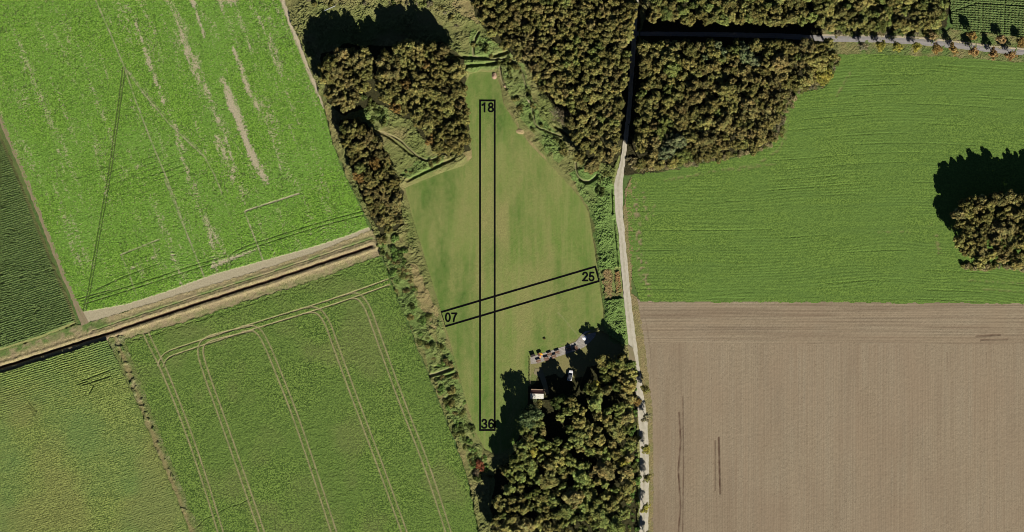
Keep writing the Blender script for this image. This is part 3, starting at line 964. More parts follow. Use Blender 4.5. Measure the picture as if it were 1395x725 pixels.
def leaf_cloud(blobs, n_leaf, size, r, low=-.35, stretch=(1, 1, 1)):
    """leaf sprays on the shells of several blobs (x,y,z,radius); returns vertices, quads, tone per leaf"""
    B = np.array(blobs, float)
    area = B[:, 3] ** 2
    pick = r.choice(len(B), n_leaf, p=area / area.sum())
    u = r.normal(size=(n_leaf * 1, 3))
    u /= np.linalg.norm(u, axis=1)[:, None]
    u[:, 2] = np.where(u[:, 2] < low, -u[:, 2], u[:, 2])
    rad = B[pick, 3] * (1 - .30 * r.random(n_leaf) ** 1.6 + .10 * r.random(n_leaf))
    C = B[pick, :3] + u * rad[:, None] * np.array(stretch)
    nrm = u + .85 * r.normal(size=(n_leaf, 3))
    nrm[:, 2] += .25
    nrm /= np.linalg.norm(nrm, axis=1)[:, None]
    a = np.cross(nrm, r.normal(size=(n_leaf, 3)))
    a /= np.linalg.norm(a, axis=1)[:, None] + 1e-9
    b = np.cross(nrm, a)
    sz = size * (.55 + .9 * r.random(n_leaf))
    a *= (sz * .5)[:, None]
    b *= (sz * .36)[:, None]
    V = np.stack([C - a, C + b - .15 * a, C + a, C - b - .15 * a], 1).reshape(-1, 3)
    F = np.arange(n_leaf * 4).reshape(-1, 4)
    blob_tone = r.random(len(B))
    tone = np.clip(.50 * r.random(n_leaf) + .5 * blob_tone[pick], 0, 1)
    return V, F, tone


class Kind:
    """one tree form: a few crown/trunk meshes to copy"""

    def __init__(self, name, R, H, base, nb, br, leaves, size, seeds, low=-.35, top=1.0, bare=0):
        self.name, self.R, self.H, self.v = name, R, H, []
        for s in range(seeds):
            r = np.random.default_rng(hash_name(name) + s * 101)
            bl = []
            ch = H - base
            for i in range(nb):
                for _ in range(40):
                    a, q = r.random() * 6.283, math.sqrt(r.random())
                    rr = R * (.60 + .42 * vn(np.array([2.2 * math.cos(a) + 9 * s]), np.array([2.2 * math.sin(a)]), 1.0, 5)[0])
                    x, y = math.cos(a) * q * rr, math.sin(a) * q * rr
                    if all((x - b[0]) ** 2 + (y - b[1]) ** 2 > (.62 * br) ** 2 for b in bl):
                        break
                dome = math.sqrt(max(0, 1 - (q * .86) ** 2))
                z = base + ch * (.30 + .62 * dome * top) - br * .5 + r.normal() * ch * .075
                bl.append((x, y, z, br * (.78 + .45 * r.random())))
            core = [(0, 0, base + ch * .45, R * .62)]
            V, F, tone = leaf_cloud(bl + core, leaves, size, r, low)
            me = np_mesh(name + '_crown', V, F, None, {'tone': tone})
            me.materials.append(m_crown)
            tb = MB()
            lean = r.normal(size=2) * .03 * H
            top_z = base + ch * .62
            pts = [(lean[0] * k * k, lean[1] * k * k, top_z * k) for k in (0, .12, .35, .65, 1)]
            tr = .028 * H
            tb.tube(pts, [tr * 1.35, tr, tr * .85, tr * .6, tr * .25], 8)
            for i, b in enumerate(bl[:7]):
                k = .42 + .08 * i % .4
                s0 = np.array((lean[0] * k * k, lean[1] * k * k, top_z * k))
                e0 = np.array(b[:3])
                mid = (s0 + e0) / 2 + np.array((0, 0, .08 * H))
                tb.tube([s0, mid, e0], [tr * .42, tr * .28, tr * .1], 5)
            tm = bpy.data.meshes.new(name + '_trunk')
            tm.from_pydata(tb.v, [], tb.f)
            tm.update()
            tm.materials.append(m_bark)
            self.v.append((me, tm))

    def place(self, x, y, R, hk, color, label, cat, group, r, z=0.0, kname=None, parts=True):
        me, tm = self.v[int(r.integers(len(self.v)))]
        s = R / self.R
        root = bpy.data.objects.new(kname or self.name, None)
        root.empty_display_size = .5
        COL.objects.link(root)
        root.location = W(x, y, z)
        root.rotation_euler = (0, 0, r.random() * 6.283)
        ax = .86 + .30 * r.random()
        root.scale = (s * ax, s / ax, hk * s)
        tag(root, label, cat, group)
        c = bpy.data.objects.new('crown', me)
        t = bpy.data.objects.new('trunk', tm)
        for o in (c, t):
            COL.objects.link(o)
            o.parent = root
        c.color = (*(1.13 * q for q in color), 1)
        return root


def hash_name(s):
    return sum((i + 1) * ord(ch) for i, ch in enumerate(s))


K_BROAD = Kind('broad_tree', 3.6, 12.5, 4.2, 30, .80, 3400, .60, 7)
K_SLIM = Kind('slender_tree', 2.7, 12.5, 5.0, 17, .72, 2000, .56, 6)
K_MIX = Kind('bushy_tree', 3.2, 11.5, 3.0, 24, .78, 2900, .58, 6)
K_WIL = Kind('willow_tree', 5.4, 12.5, 2.6, 46, 1.0, 3900, .55, 2)
K_FUZ = Kind('bare_tree', 4.6, 10.5, 3.0, 24, 1.0, 2600, .34, 1)
K_ROAD = Kind('roadside_tree', 2.2, 5.6, 1.7, 13, .65, 1100, .42, 4)

OLIVE, BROWN, RUST, GREEN, DARKG, GREY, YEL, SAGE = ((.099, .092, .031), (.098, .085, .033), (.118, .080, .027), (.076, .086, .026), (.044, .058, .018),
                                                     (.110, .098, .060), (.150, .138, .030), (.090, .104, .052))
FRESH = (.075, .118, .030)
TAN = (.140, .118, .060)
CNAME = {TAN: 'tan', FRESH: 'fresh green', OLIVE: 'olive', BROWN: 'brown', RUST: 'rusty', GREEN: 'green', DARKG: 'dark green', GREY: 'grey brown', YEL: 'yellow', SAGE: 'sage green'}
DIRS = ['east', 'north-east', 'north', 'north-west', 'west', 'south-west', 'south', 'south-east']


def wood(kind, kname, poly, rmin, rmax, pal, place_words, group, seed, sep=.80, hk=1.0, avoid=None, fringe_h=1.0, cat='tree', limit=420, lum=1.0, hv=.24):
    r = np.random.default_rng(seed)
    xs = [p[0] for p in poly]
    ys = [p[1] for p in poly]
    got = []
    cols, wts = [p[0] for p in pal], np.array([p[1] for p in pal], float)
    wts /= wts.sum()
    n_try = 9000
    P = np.stack([r.uniform(min(xs), max(xs), n_try), r.uniform(min(ys), max(ys), n_try)], 1)
    ok = inside(poly, P[:, 0], P[:, 1])
    D = pdist(poly, P[:, 0], P[:, 1], True)[0]
    grid = []
    for (x, y), k, d in zip(P, ok, D):
        if not k or (avoid and avoid(x, y)):
            continue
        Rm = rmin + (rmax - rmin) * r.random() ** 1.3
        if d < Rm / PX * .45:
            continue
        if all((x - a) ** 2 + (y - b) ** 2 > ((Rm + q) / PX * sep * .98) ** 2 for a, b, q, _ in got):
            got.append((x, y, Rm, d))
            if len(got) >= limit:
                break
    cx, cy = np.mean(xs), np.mean(ys)
    q1, q2 = np.quantile([g[2] for g in got], (.34, .67))
    for x, y, Rm, d in got:
        clump = vn(np.array([x]), np.array([y]), 38, seed)[0]
        i = int(np.searchsorted(np.cumsum(wts), np.clip(.55 * r.random() + .45 * clump, 0, .999)))
        base = cols[i]
        lv = lum * (.66 + .66 * r.random())
        col = tuple(c * lv * (.96 + .08 * r.random()) for c in base)
        size = 'small' if Rm < q1 else ('large' if Rm > q2 else 'middling')
        ang = math.degrees(math.atan2((cy - y) / (max(ys) - min(ys)), (x - cx) / (max(xs) - min(xs)))) % 360
        dr = DIRS[int((ang + 22.5) // 45) % 8]
        rel = math.hypot((x - cx) / (max(xs) - min(xs)), (y - cy) / (max(ys) - min(ys)))
        where = f'on the {dr} edge of' if d < 11 else (f'inside the {dr} part of' if rel > .17 else 'in the middle of')
        kind.place(x, y, Rm, hk * (1 - hv / 2 + hv * r.random()) * kind.R / Rm * (1 - .25 * (1 - Rm / rmax)), col, f'{size} {CNAME[base]} tree {where} {place_words}', cat, group, r, kname=kname)
    return got


COUNTS = {}
N_WOOD = [(640, -22), (868, -22), (866, 20), (858, 60), (852, 120), (844, 180), (842, 205), (838, 222), (806, 212), (786, 200), (768, 172), (752, 142), (732, 118), (714, 86), (692, 74), (668, 52), (648, 22)]
COUNTS['n'] = wood(K_SLIM, 'slender_tree', N_WOOD, 2.1, 3.1, [(BROWN, 5), (OLIVE, 6), (GREEN, 2), (RUST, .9), (YEL, .4)], 'the wood north of the airfield', 'trees of the wood north of the airfield', 21, .54, hv=.12, lum=1.05, avoid=lambda x, y: math.hypot(x - 763, y - 158) < 17)
TOP = [(884, -22), (1292, -22), (1288, 22), (1276, 36), (1240, 42), (1130, 42), (1100, 34), (980, 34), (884, 30)]
COUNTS['t'] = wood(K_MIX, 'bushy_tree', TOP, 2.4, 3.6, [(BROWN, 1.5), (OLIVE, 6), (GREEN, 3), (GREY, 1), (YEL, .8)], 'the wood strip north of the road', 'trees of the wood strip north of the road', 22, .60, .9, lum=1.22)
NE = [(870, 58), (1000, 58), (1134, 57), (1138, 74), (1128, 92), (1106, 112), (1074, 125), (1062, 150), (1056, 184), (1028, 203), (988, 211), (940, 221), (900, 229), (862, 231), (864, 180), (868, 120)]
COUNTS['e'] = wood(K_BROAD, 'broad_tree', NE, 2.1, 4.4, [(BROWN, 6), (OLIVE, 5), (GREEN, 1.6), (SAGE, 2.0), (RUST, .8)], 'the wood east of the lane', 'trees of the wood east of the lane', 23, .57, lum=1.12, hv=.18)
for nm, A, sd, wd in (('w1', [(438, 84), (456, 70), (500, 70), (508, 86), (507, 112), (495, 130), (480, 146), (464, 150), (450, 136), (440, 112)], 24, 'the clump beside the farm track'),
                      ('w2', [(514, 84), (530, 66), (560, 60), (604, 64), (626, 82), (632, 112), (637, 150), (640, 196), (622, 213), (594, 209), (577, 184), (560, 160), (536, 150), (516, 124)], 25, 'the wood west of the airfield')):
    COUNTS[nm] = wood(K_BROAD, 'spreading_tree', A, 2.6, 4.2, [(BROWN, 4), (OLIVE, 6.5), (RUST, 1.0), (GREY, 1)], wd, 'trees of ' + wd, sd, .52, 1.06, lum=1.12, hv=.14)
WH = [(470, 164), (494, 164), (514, 184), (532, 216), (545, 258), (549, 300), (530, 318), (514, 302), (494, 264), (477, 216), (464, 182)]
COUNTS['h'] = wood(K_BROAD, 'spreading_tree', WH, 1.9, 3.1, [(BROWN, 5), (OLIVE, 3), (RUST, 1.6), (GREEN, 1.2)], 'the tree belt along the beet field', 'trees of the belt along the beet field', 26, .58, .62)
SW = [(706, 572), (742, 552), (770, 556), (800, 540), (812, 505), (838, 484), (860, 494), (866, 525), (862, 580), (860, 640), (864, 742), (672, 742), (670, 705), (684, 660), (690, 640), (706, 612)]


def sgap(x, y):
    return (755 < x < 800 and 500 < y < 545) or abs((x - 777) - .488 * (y - 511)) < 9 and y < 580 or abs((x - 731) - .488 * (y - 537)) < 17 and y < 600 or vn(np.array([x]), np.array([y]), 26, 6)[0] > .76


COUNTS['s'] = wood(K_MIX, 'bushy_tree', SW, 1.8, 4.6, [(OLIVE, 6), (GREEN, 4.2), (BROWN, 1.2), (YEL, 1.0), (SAGE, 1.8)], 'the wood south of the yard', 'trees of the wood south of the yard', 27, .70, .98, sgap, lum=1.52)
RC = [(1296, 288), (1308, 276), (1330, 268), (1395, 262), (1440, 260), (1440, 366), (1395, 362), (1350, 360), (1322, 364), (1308, 346), (1298, 325)]
COUNTS['r'] = wood(K_BROAD, 'broad_tree', RC, 2.7, 4.1, [(OLIVE, 6), (BROWN, 4), (GREEN, 1), (GREY, 1)], 'the clump in the cereal field', 'trees of the clump in the cereal field', 28, .58, 1.02, lum=1.2)

r1 = np.random.default_rng(31)
# single trees that stand out
K_WIL.place(723, 566, 5.2, 1.0, (.062, .085, .036), 'big sage green willow shading the turf beside the pale cabin', 'tree', None, r1)
K_FUZ.place(763, 158, 4.4, 1.0, (.100, .085, .055), 'round grey thin leaved tree on the west edge of the north wood', 'tree', None, r1)
K_WIL.place(1121, 102, 4.4, .75, YEL, 'yellow leaved tree on the east tip of the wood by the road', 'tree', None, r1)
K_BROAD.place(790, 214, 3.2, .8, OLIVE, 'olive tree standing inside the curved path north of the turf', 'tree', None, r1)
K_BROAD.place(806, 226, 3.6, .8, BROWN, 'brown tree beside the hooked path near the lane', 'tree', None, r1)
K_SLIM.place(700, 626, 2.2, 1.0, GREEN, 'pointed green tree at the south tip of the turf', 'tree', None, r1)
K_MIX.place(690, 640, 2.6, .9, OLIVE, 'olive tree in the corner between hedge and south wood', 'tree', None, r1)
for (x, y, Rm, hk, c, lb) in ((764, 543, 2.3, .85, DARKG, 'dark green tree between the cabin and the car'), (804, 530, 2.8, 1.05, GREEN, 'green tree just east of the parked car'),
                              (776, 546, 2.4, 1.0, OLIVE, 'olive tree just south of the parked car'), (822, 492, 3.4, .82, OLIVE, 'olive tree south of the dark paved corner'),
                              (846, 492, 3.6, .85, OLIVE, 'broad olive tree beside the lane entrance'), (757, 551, 2.2, .8, DARKG, 'dark green tree at the east gable of the cabin')):
    K_MIX.place(x, y, Rm, hk * K_MIX.R / Rm, c, lb, 'tree', None, r1)

# trees along the road, counted from the end of the wood
ORD = ['first', 'second', 'third', 'fourth', 'fifth', 'sixth', 'seventh', 'eighth', 'ninth', 'tenth', 'eleventh', 'twelfth']
south_row = [(1174, 63), (1198, 64), (1221, 64), (1248, 65), (1275, 66), (1298, 68), (1325, 72), (1352, 74), (1376, 76)]
for i, (x, y) in enumerate(south_row):
    c = [GREY, YEL, YEL, YEL, RUST, (.15, .10, .036), (.15, .095, .04), (.14, .085, .036), (.14, .085, .036)][i]
    K_ROAD.place(x, y, 2.2 + .3 * r1.random(), .9, c, f'small orange brown tree, {ORD[i]} from the wood along the road\'s south verge', 'roadside tree', 'small trees along the south verge of the road', r1)
for i, (x, y, c, hk) in enumerate([(1270, 50, (.15, .11, .05), 1.2), (1322, 50, RUST, 1.3), (1362, 55, (.15, .105, .05), 1.05), (1389, 58, RUST, 1.0), (1415, 60, RUST, 1.0)]):
    K_ROAD.place(x, y, 2.1 + .3 * r1.random(), hk, c, f'orange brown tree, {ORD[i]} from the wood strip along the road\'s north verge', 'roadside tree', 'trees along the north verge of the road', r1)
for i, (x, y, c) in enumerate([(879, 530, OLIVE), (880, 568, GREY), (880, 611, YEL), (881, 651, OLIVE), (879, 691, YEL), (880, 730, OLIVE)]):
    K_ROAD.place(x, y, 1.95 + .25 * r1.random(), 1.0, tuple(v * 1.0 for v in c), f'small tree on the tilled field verge of the lane, {ORD[i]} from the entrance', 'roadside tree', 'small trees along the gravel lane', r1)
K_ROAD.place(868, 547, 1.9, 1.0, RUST, 'rusty little tree on the wood side of the gravel lane', 'roadside tree', None, r1)


# ------------------------------------------------------------------ bushes
def bush_mesh(seed, n=430):
    r = np.random.default_rng(900 + seed)
    bl = [(r.normal() * .42, r.normal() * .42, .45 + .55 * r.random(), .38 + .28 * r.random()) for _ in range(6)]
    V, F, tone = leaf_cloud(bl, n, .34, r, -.2)
    V[:, 2] = np.maximum(V[:, 2], .02)
    me = np_mesh('bush', V, F, None, {'tone': tone})
    me.materials.append(m_crown)
    return me


BM = [bush_mesh(i) for i in range(6)]


def bush(x, y, Rm, hk, col, label, group, r, name='bush'):
    o = bpy.data.objects.new(name, BM[int(r.integers(len(BM)))])
    COL.objects.link(o)
    o.location = W(x, y, .05)
    o.rotation_euler = (0, 0, r.random() * 6.283)
    o.scale = (Rm, Rm, Rm * hk)
    o.color = (*col, 1)
    return tag(o, label, 'bush', group)


DASH = [(508, 318), (520, 345), (545, 412), (570, 466), (598, 530), (625, 600), (646, 650)]
rb = np.random.default_rng(41)


def strip(line, n, off0, off1, rr, hk, pal, words_, group, parts_of=('north', 'middle', 'south'), gap=None, kname='scrub_bush'):
    L = np.array(line, float)
    seg = np.concatenate([[0], np.cumsum(np.hypot(*np.diff(L, axis=0).T))])
    put = []
    k = 0
    while len(put) < n and k < n * 40:
        k += 1
        s = rb.random() * seg[-1]
        x, y = np.interp(s, seg, L[:, 0]), np.interp(s, seg, L[:, 1])
        x += off0 + (off1 - off0) * rb.random()
        Rm = rr[0] + (rr[1] - rr[0]) * rb.random() ** 1.5
        if gap and gap(x, y):
            continue
        if any((x - a) ** 2 + (y - b) ** 2 < ((Rm + q) / PX * .55) ** 2 for a, b, q in put):
            continue
        put.append((x, y, Rm))
        c = pal[int(rb.integers(len(pal)))]
        lv = .8 + .45 * rb.random()
        col = tuple(v * lv for v in c)
        sec = parts_of[min(len(parts_of) - 1, int(s / seg[-1] * len(parts_of)))]
        side = ('west', 'inner', 'east')[min(2, int((x - np.interp(s, seg, L[:, 0]) - off0) / (off1 - off0 + 1e-6) * 3))]
        size = 'small' if Rm < rr[0] + .3 * (rr[1] - rr[0]) else 'big'
        bush(x, y, Rm, hk * (.8 + .5 * rb.random()), col, f'{size} {CNAME[c]} bush, {side} side, {sec} part of {words_}', group, rb, kname)


strip(DASH, 150, 1, 30, (.7, 1.7), .78, [GREEN, DARKG, FRESH, OLIVE, FRESH, DARKG, GREEN, BROWN], 'the west hedge', 'bushes of the hedge west of the airfield',
      ('northern', 'upper middle', 'middle', 'lower middle', 'southern'), lambda x, y: (500 < y < 513) or inside(TURF, np.array([x + 4]), np.array([y]))[0], kname='hedge_bush')
strip([(858, 216), (870, 232), (940, 223), (990, 213), (1030, 205), (1060, 186), (1066, 150), (1082, 128), (1104, 118), (1130, 100), (1141, 76)], 110, -7, 5, (.8, 1.6), .7, [OLIVE, TAN, GREY, GREEN, TAN], 'the east wood edge',
      'bushes along the field edge of the east wood', ('lane end', 'middle', 'far'), kname='fringe_bush')
strip([(1312, 362), (1330, 366), (1360, 362), (1395, 366)], 26, -4, 4, (1.0, 1.8), .9, [OLIVE, TAN, GREY], 'the field clump foot', 'bushes at the foot of the field clump', ('near', 'far'), kname='fringe_bush')
strip([(1140, 45), (1200, 45), (1276, 46)], 22, -4, 4, (.7, 1.3), 1.0, [OLIVE, GREEN, GREY], 'the road side scrub', 'bushes between wood strip and road', ('west', 'middle', 'east'))
strip([(640, 60), (668, 66), (690, 92), (706, 120), (716, 150), (740, 185), (772, 215)], 55, -10, 14, (.7, 1.5), 1.0, [GREEN, DARKG, GREEN, OLIVE], 'the turf scrub', 'bushes of the scrub north-east of the turf',
      ('northern', 'upper', 'lower', 'southern'), lambda x, y: inside(TURF, np.array([x]), np.array([y]))[0] or x > 790)
strip([(800, 225), (822, 240), (826, 280)], 18, -10, 10, (.7, 1.3), .9, [GREEN, DARKG], 'the lane bend scrub', 'bushes beside the lane bend', ('north', 'south'))
strip([(552, 236), (580, 226), (612, 212), (632, 206)], 14, -6, 6, (.7, 1.3), .9, [GREEN, OLIVE, DARKG], 'the turf corner bank', 'bushes on the turf bank', ('west', 'east'))
strip([(492, 132), (508, 150), (520, 176)], 16, -10, 12, (.8, 1.4), .9, [GREEN, GREEN, DARKG], 'the western glade', 'bushes in the western glade', ('north', 'south'))
strip([(404, -8), (425, 6), (470, 6), (540, 4), (600, 8), (622, 36)], 34, -12, 12, (.7, 1.5), .9, [OLIVE, GREEN, GREY], 'the northern rough ground', 'bushes on the northern rough ground',
      ('track end', 'west', 'middle', 'east'))
strip([(864, 505), (864, 600), (864, 725)], 60, -8, 5, (.7, 1.4), .9, [FRESH, FRESH, GREEN, OLIVE], 'the lane side scrub', 'bushes between south wood and lane', ('north', 'middle', 'south'))
bush(655, 634, 1.9, .9, (.130, .048, .026), 'red leaved bush at the south end of the hedge', None, rb)
bush(650, 645, 1.6, .9, (.10, .08, .05), 'pale brown bush below the red leaved one', None, rb)
bush(728, 545, 1.3, 1.0, SAGE, 'sage bush at the south wall of the cabin', None, rb)
bush(735, 549, 1.4, .9, OLIVE, 'olive bush just south of the cabin', None, rb)
bush(742, 462, .5, .8, BROWN, 'tiny brown shrub alone on the turf north of the terrace', None, rb)
# reddish herb rows beside the lane (two beds)
m_red = ground_mat('rust_herbs', (.130, .090, .045), (.085, .060, .026), SOIL, DRY, lush_or_shade=(.075, .10, .03))


def bed(X, Y):
    return .30 + .45 * grain(X, Y, 66), {'dry': .4 * vn(X, Y, 5, 67), 'lush_or_shade': np.clip(fbm(X, Y, 5, 68) * 3 - 1.3, 0, 1)}


sheet('rust_herbs', [(820, 371), (832, 366), (836, 404), (825, 407)], .8, bed, m_red, .15, 2.2, 5, 'wide bed of rust brown herbs near runway end 25', 'herb bed', seed=18)
m_red2 = ground_mat('red_herbs', (.135, .072, .030), (.090, .056, .024), SOIL, DRY, lush_or_shade=(.075, .10, .03))
sheet('red_herbs', [(838, 371), (845, 370), (848, 402), (840, 404)], .8, bed, m_red2, .15, 1.8, 5, 'narrow bed of orange red herbs beside the gravel lane', 'herb bed', seed=19)

# ================================================================== RUNWAY MARKINGS on the turf
t_ = NT('black_marking')
m_black = t_.surf(t_.mix(t_.noise(1.5, 3, .6, None, .3, .7), (.002, .002, .002), (.004, .004, .004)), 1.0, .0)


def arc(cx, cy, rx, ry, a0, a1, n=14):
    return [(cx + rx * math.cos(R_(a0 + (a1 - a0) * i / n)), cy + ry * math.sin(R_(a0 + (a1 - a0) * i / n))) for i in range(n + 1)]


# strokes of a bold sans digit in a box .62 wide and 1 high (stroke centres)
DIGITS = {'0': [arc(.31, .5, .22, .42, 0, 360, 24)],
          '1': [[(.36, .02), (.36, .96)], [(.38, .93), (.28, .80), (.13, .73)]],
          '2': [arc(.31, .69, .22, .23, 170, -25) + [(.44, .52), (.10, .09)], [(.06, .085), (.56, .085)]],
          '3': [arc(.29, .715, .20, .205, 165, -85), arc(.29, .29, .235, .215, 90, -165)],
          '5': [[(.52, .915), (.17, .915), (.12, .52)], arc(.30, .32, .225, .245, 140, -165)],
          '6': [arc(.31, .31, .22, .235, 0, 360, 20), arc(.34, .50, .25, .42, 190, 40)],
          '7': [[(.06, .915), (.55, .915), (.40, .68), (.28, .36), (.23, .02)]],
          '8': [arc(.31, .72, .185, .20, 0, 360, 18), arc(.31, .285, .225, .215, 0, 360, 18)]}


def number_mesh(txt, h):
    """bold figures cut from a sheet 12 mm thick"""
    cell = .035
    pitch = .68 * h
    W_ = pitch * len(txt)
    gx, gy = np.arange(-W_ / 2, W_ / 2, cell), np.arange(-h / 2, h / 2, cell)
    X, Y = np.meshgrid(gx, gy)
    m = np.zeros(X.shape, bool)
    for i, ch in enumerate(txt):
        lx, ly = (X + W_ / 2 - i * pitch) / h, Y / h + .5
        for st in DIGITS[ch]:
            m |= pdist(st, lx - .03, ly)[0] < .092
    ny, nx = X.shape
    gx2, gy2 = np.append(gx, gx[-1] + cell), np.append(gy, gy[-1] + cell)
    VX, VY = np.meshgrid(gx2, gy2)
    idx = np.arange((nx + 1) * (ny + 1)).reshape(ny + 1, nx + 1)
    F = np.stack([idx[:-1, :-1], idx[:-1, 1:], idx[1:, 1:], idx[1:, :-1]], -1)[m]
    used = np.unique(F)
    mp = np.zeros(idx.size, int)
    mp[used] = np.arange(len(used))
    V = np.stack([VX, VY, VX * 0 + .006], -1).reshape(-1, 3)[used]
    me = np_mesh('runway_number', V, mp[F])
    import bmesh
    bm = bmesh.new()
    bm.from_mesh(me)
    r = bmesh.ops.extrude_face_region(bm, geom=bm.faces[:])
    bmesh.ops.translate(bm, vec=(0, 0, -.012), verts=[v for v in r['geom'] if isinstance(v, bmesh.types.BMVert)])
    bmesh.ops.recalc_face_normals(bm, faces=bm.faces)
    bm.to_mesh(me)
    bm.free()
    me.materials.append(m_black)
    return me


def runway(corners, numbers, z, label):
    P = np.array([W(*c)[:2] for c in corners])
    c0 = P.mean(0)
    w = .38
    mb = MB()
    n = 4
    out, inn = [], []
    for i in range(n):
        a, b, c = P[i - 1], P[i], P[(i + 1) % n]
        d1, d2 = (b - a) / np.linalg.norm(b - a), (c - b) / np.linalg.norm(c - b)
        m = d2 - d1
        m = m / (abs(np.dot(m, d1)) + 1e-9)
        s = np.sign(np.dot(m, c0 - b))
        out.append(b - m * s * w - c0)
        inn.append(b + m * s * w - c0)
    V = [(*p, 0) for p in out] + [(*p, 0) for p in inn] + [(*p, .012) for p in out] + [(*p, .012) for p in inn]
    F = []
    for i in range(n):
        j = (i + 1) % n
        F += [(8 + i, 8 + j, 12 + j, 12 + i), (i, j, 8 + j, 8 + i), (4 + j, 4 + i, 12 + i, 12 + j)]
    mb.add(V, F)
    ro = mb.build('runway_outline', m_black)
    import bmesh
    bm = bmesh.new()
    bm.from_mesh(ro.data)
    bmesh.ops.recalc_face_normals(bm, faces=bm.faces)
    bm.to_mesh(ro.data)
    bm.free()
    ro.location = (*c0, z)
    tag(ro, label, 'runway marking')
    for txt, (x, y), h in numbers:
        o = link('runway_number', number_mesh(txt, h * PX), ro)
        p = W(x, y)
        o.location = (p[0] - c0[0], p[1] - c0[1], .006)
        o['label'] = f'runway number {txt}'
    return ro


runway([(654, 137), (674, 137), (674, 586), (654, 586)], [('18', (664, 146.5), 13.5), ('36', (664.5, 577.5), 13.5)], .112, 'long black runway outline on the turf running north to south, numbered 18 and 36')
runway([(600.5, 425.5), (811, 363.5), (816.5, 383), (606, 445)], [('07', (614.5, 432.5), 13.0), ('25', (801.5, 377), 13.0)], .130, 'short slanting black runway outline across the turf, numbered 07 and 25')

# ================================================================== THINGS in the yard
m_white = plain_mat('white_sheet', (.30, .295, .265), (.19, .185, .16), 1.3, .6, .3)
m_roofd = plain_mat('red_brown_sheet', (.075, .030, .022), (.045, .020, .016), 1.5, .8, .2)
m_wall = plain_mat('cabin_boards', (.16, .11, .075), (.11, .075, .05), 2.0, .85, .1)
m_glass = plain_mat('dark_glass', (.012, .014, .018), (.010, .012, .015), 2, .12, .6)
m_wood = plain_mat('weathered_wood', (.11, .062, .038), (.07, .040, .026), 5, .85, .1)
m_woodl = plain_mat('pale_wood', (.27, .22, .16), (.20, .16, .11), 5, .85, .1)
m_carw = plain_mat('white_paint', (.52, .52, .52), (.48, .48, .48), .6, .25, .5)
m_rub = plain_mat('rubber', (.018, .018, .018), (.012, .012, .012), 8, .85, .2)
m_yel = plain_mat('yellow_fabric', (.45, .27, .03), (.40, .22, .02), 4, .6, .2)
m_ora = plain_mat('orange_fabric', (.62, .15, .02), (.5, .11, .02), 4, .6, .2)
m_chrome = plain_mat('grey_metal', (.30, .32, .34), (.22, .24, .26), 3, .5, .4)
m_lamp = plain_mat('lamp_lens', (.5, .5, .48), (.4, .1, .08), .1, .2, .5)

# cabin
cab = bpy.data.objects.new('cabin', None)
COL.objects.link(cab)
cab.location = W(731.5, 536, 0.05)
cab.rotation_euler = (0, 0, R_(-1.5))
tag(cab, 'small gabled cabin with a pale south roof slope beside the willow', 'cabin')
MB().box((0, 0, 1.15), (5.0, 3.6, 2.3)).add([(-2.5, -1.8, 2.3), (2.5, -1.8, 2.3), (2.5, 1.8, 2.3), (-2.5, 1.8, 2.3), (-2.5, 0, 2.85), (2.5, 0, 2.85)], [(3, 4, 0), (1, 5, 2)]).build('wall', m_wall, cab)


def slope(y0, y1, z0, z1, mat, name):
    mb = MB()
    n = 26
    for i in range(n):                          # corrugated sheet: alternate ribs
        x0, x1 = -2.75 + 5.5 * i / n, -2.75 + 5.5 * (i + 1) / n
        dz = .02 if i % 2 else 0
        mb.add([(x0, y0, z0 + dz), (x1, y0, z0 + dz), (x1, y1, z1 + dz), (x0, y1, z1 + dz), (x0, y0, z0 + dz + .05), (x1, y0, z0 + dz + .05), (x1, y1, z1 + dz + .05), (x0, y1, z1 + dz + .05)],
               [(4, 5, 6, 7), (3, 2, 1, 0), (0, 1, 5, 4), (2, 3, 7, 6), (1, 2, 6, 5), (3, 0, 4, 7)])
    return mb.build(name, mat, cab)


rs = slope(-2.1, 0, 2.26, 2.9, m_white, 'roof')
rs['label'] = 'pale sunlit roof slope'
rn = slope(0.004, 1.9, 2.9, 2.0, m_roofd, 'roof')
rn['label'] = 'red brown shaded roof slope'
MB().tube([(-2.78, 0, 2.98), (2.78, 0, 2.98)], .07, 8).build('ridge_cap', m_roofd, cab)
dr = MB().box((-1.2, -1.83, 1.02), (.9, .06, 2.0)).build('door', m_wood, cab)
MB().tube([(-.86, -1.90, 1.0), (-.86, -1.96, 1.0)], .03, 8).build('handle', m_chrome, dr)
for x in (.2, 1.5):
    wf = MB().box((x, -1.83, 1.35), (.9, .05, .8)).build('window', m_woodl, cab)
    MB().box((x, -1.865, 1.35), (.76, .03, .66)).build('pane', m_glass, wf)

# car
m_dkroof = plain_mat('dark_roof_paint', (.03, .034, .04), (.025, .028, .034), 1, .3, .4)
car = bpy.data.objects.new('parked_car', None)
COL.objects.link(car)
car.location = W(776.8, 511.6, .07)
car.rotation_euler = (0, 0, R_(90 - 10))
tag(car, 'white car with dark glass parked in the shade behind the terrace', 'car')


def hull(secs):
    """body from cross-sections (x, half width, z low, z high, half width high)"""
    V, F = [], []
    for x, hw, zl, zh, hh in secs:
        V += [(x, -hw, zl), (x, -hw * 1.02, (zl * .45 + zh * .55)), (x, -hh, zh), (x, hh, zh), (x, hw * 1.02, (zl * .45 + zh * .55)), (x, hw, zl)]
    for i in range(len(secs) - 1):
        for k in range(6):
            F.append((i * 6 + k, i * 6 + (k + 1) % 6, (i + 1) * 6 + (k + 1) % 6, (i + 1) * 6 + k))
    F.append(tuple(range(6))[::-1])
    F.append(tuple((len(secs) - 1) * 6 + k for k in range(6)))
    return V, F


def fix_normals(o):
    import bmesh
    bm = bmesh.new()
    bm.from_mesh(o.data)
    bmesh.ops.recalc_face_normals(bm, faces=bm.faces)
    bm.to_mesh(o.data)
    bm.free()
    return o


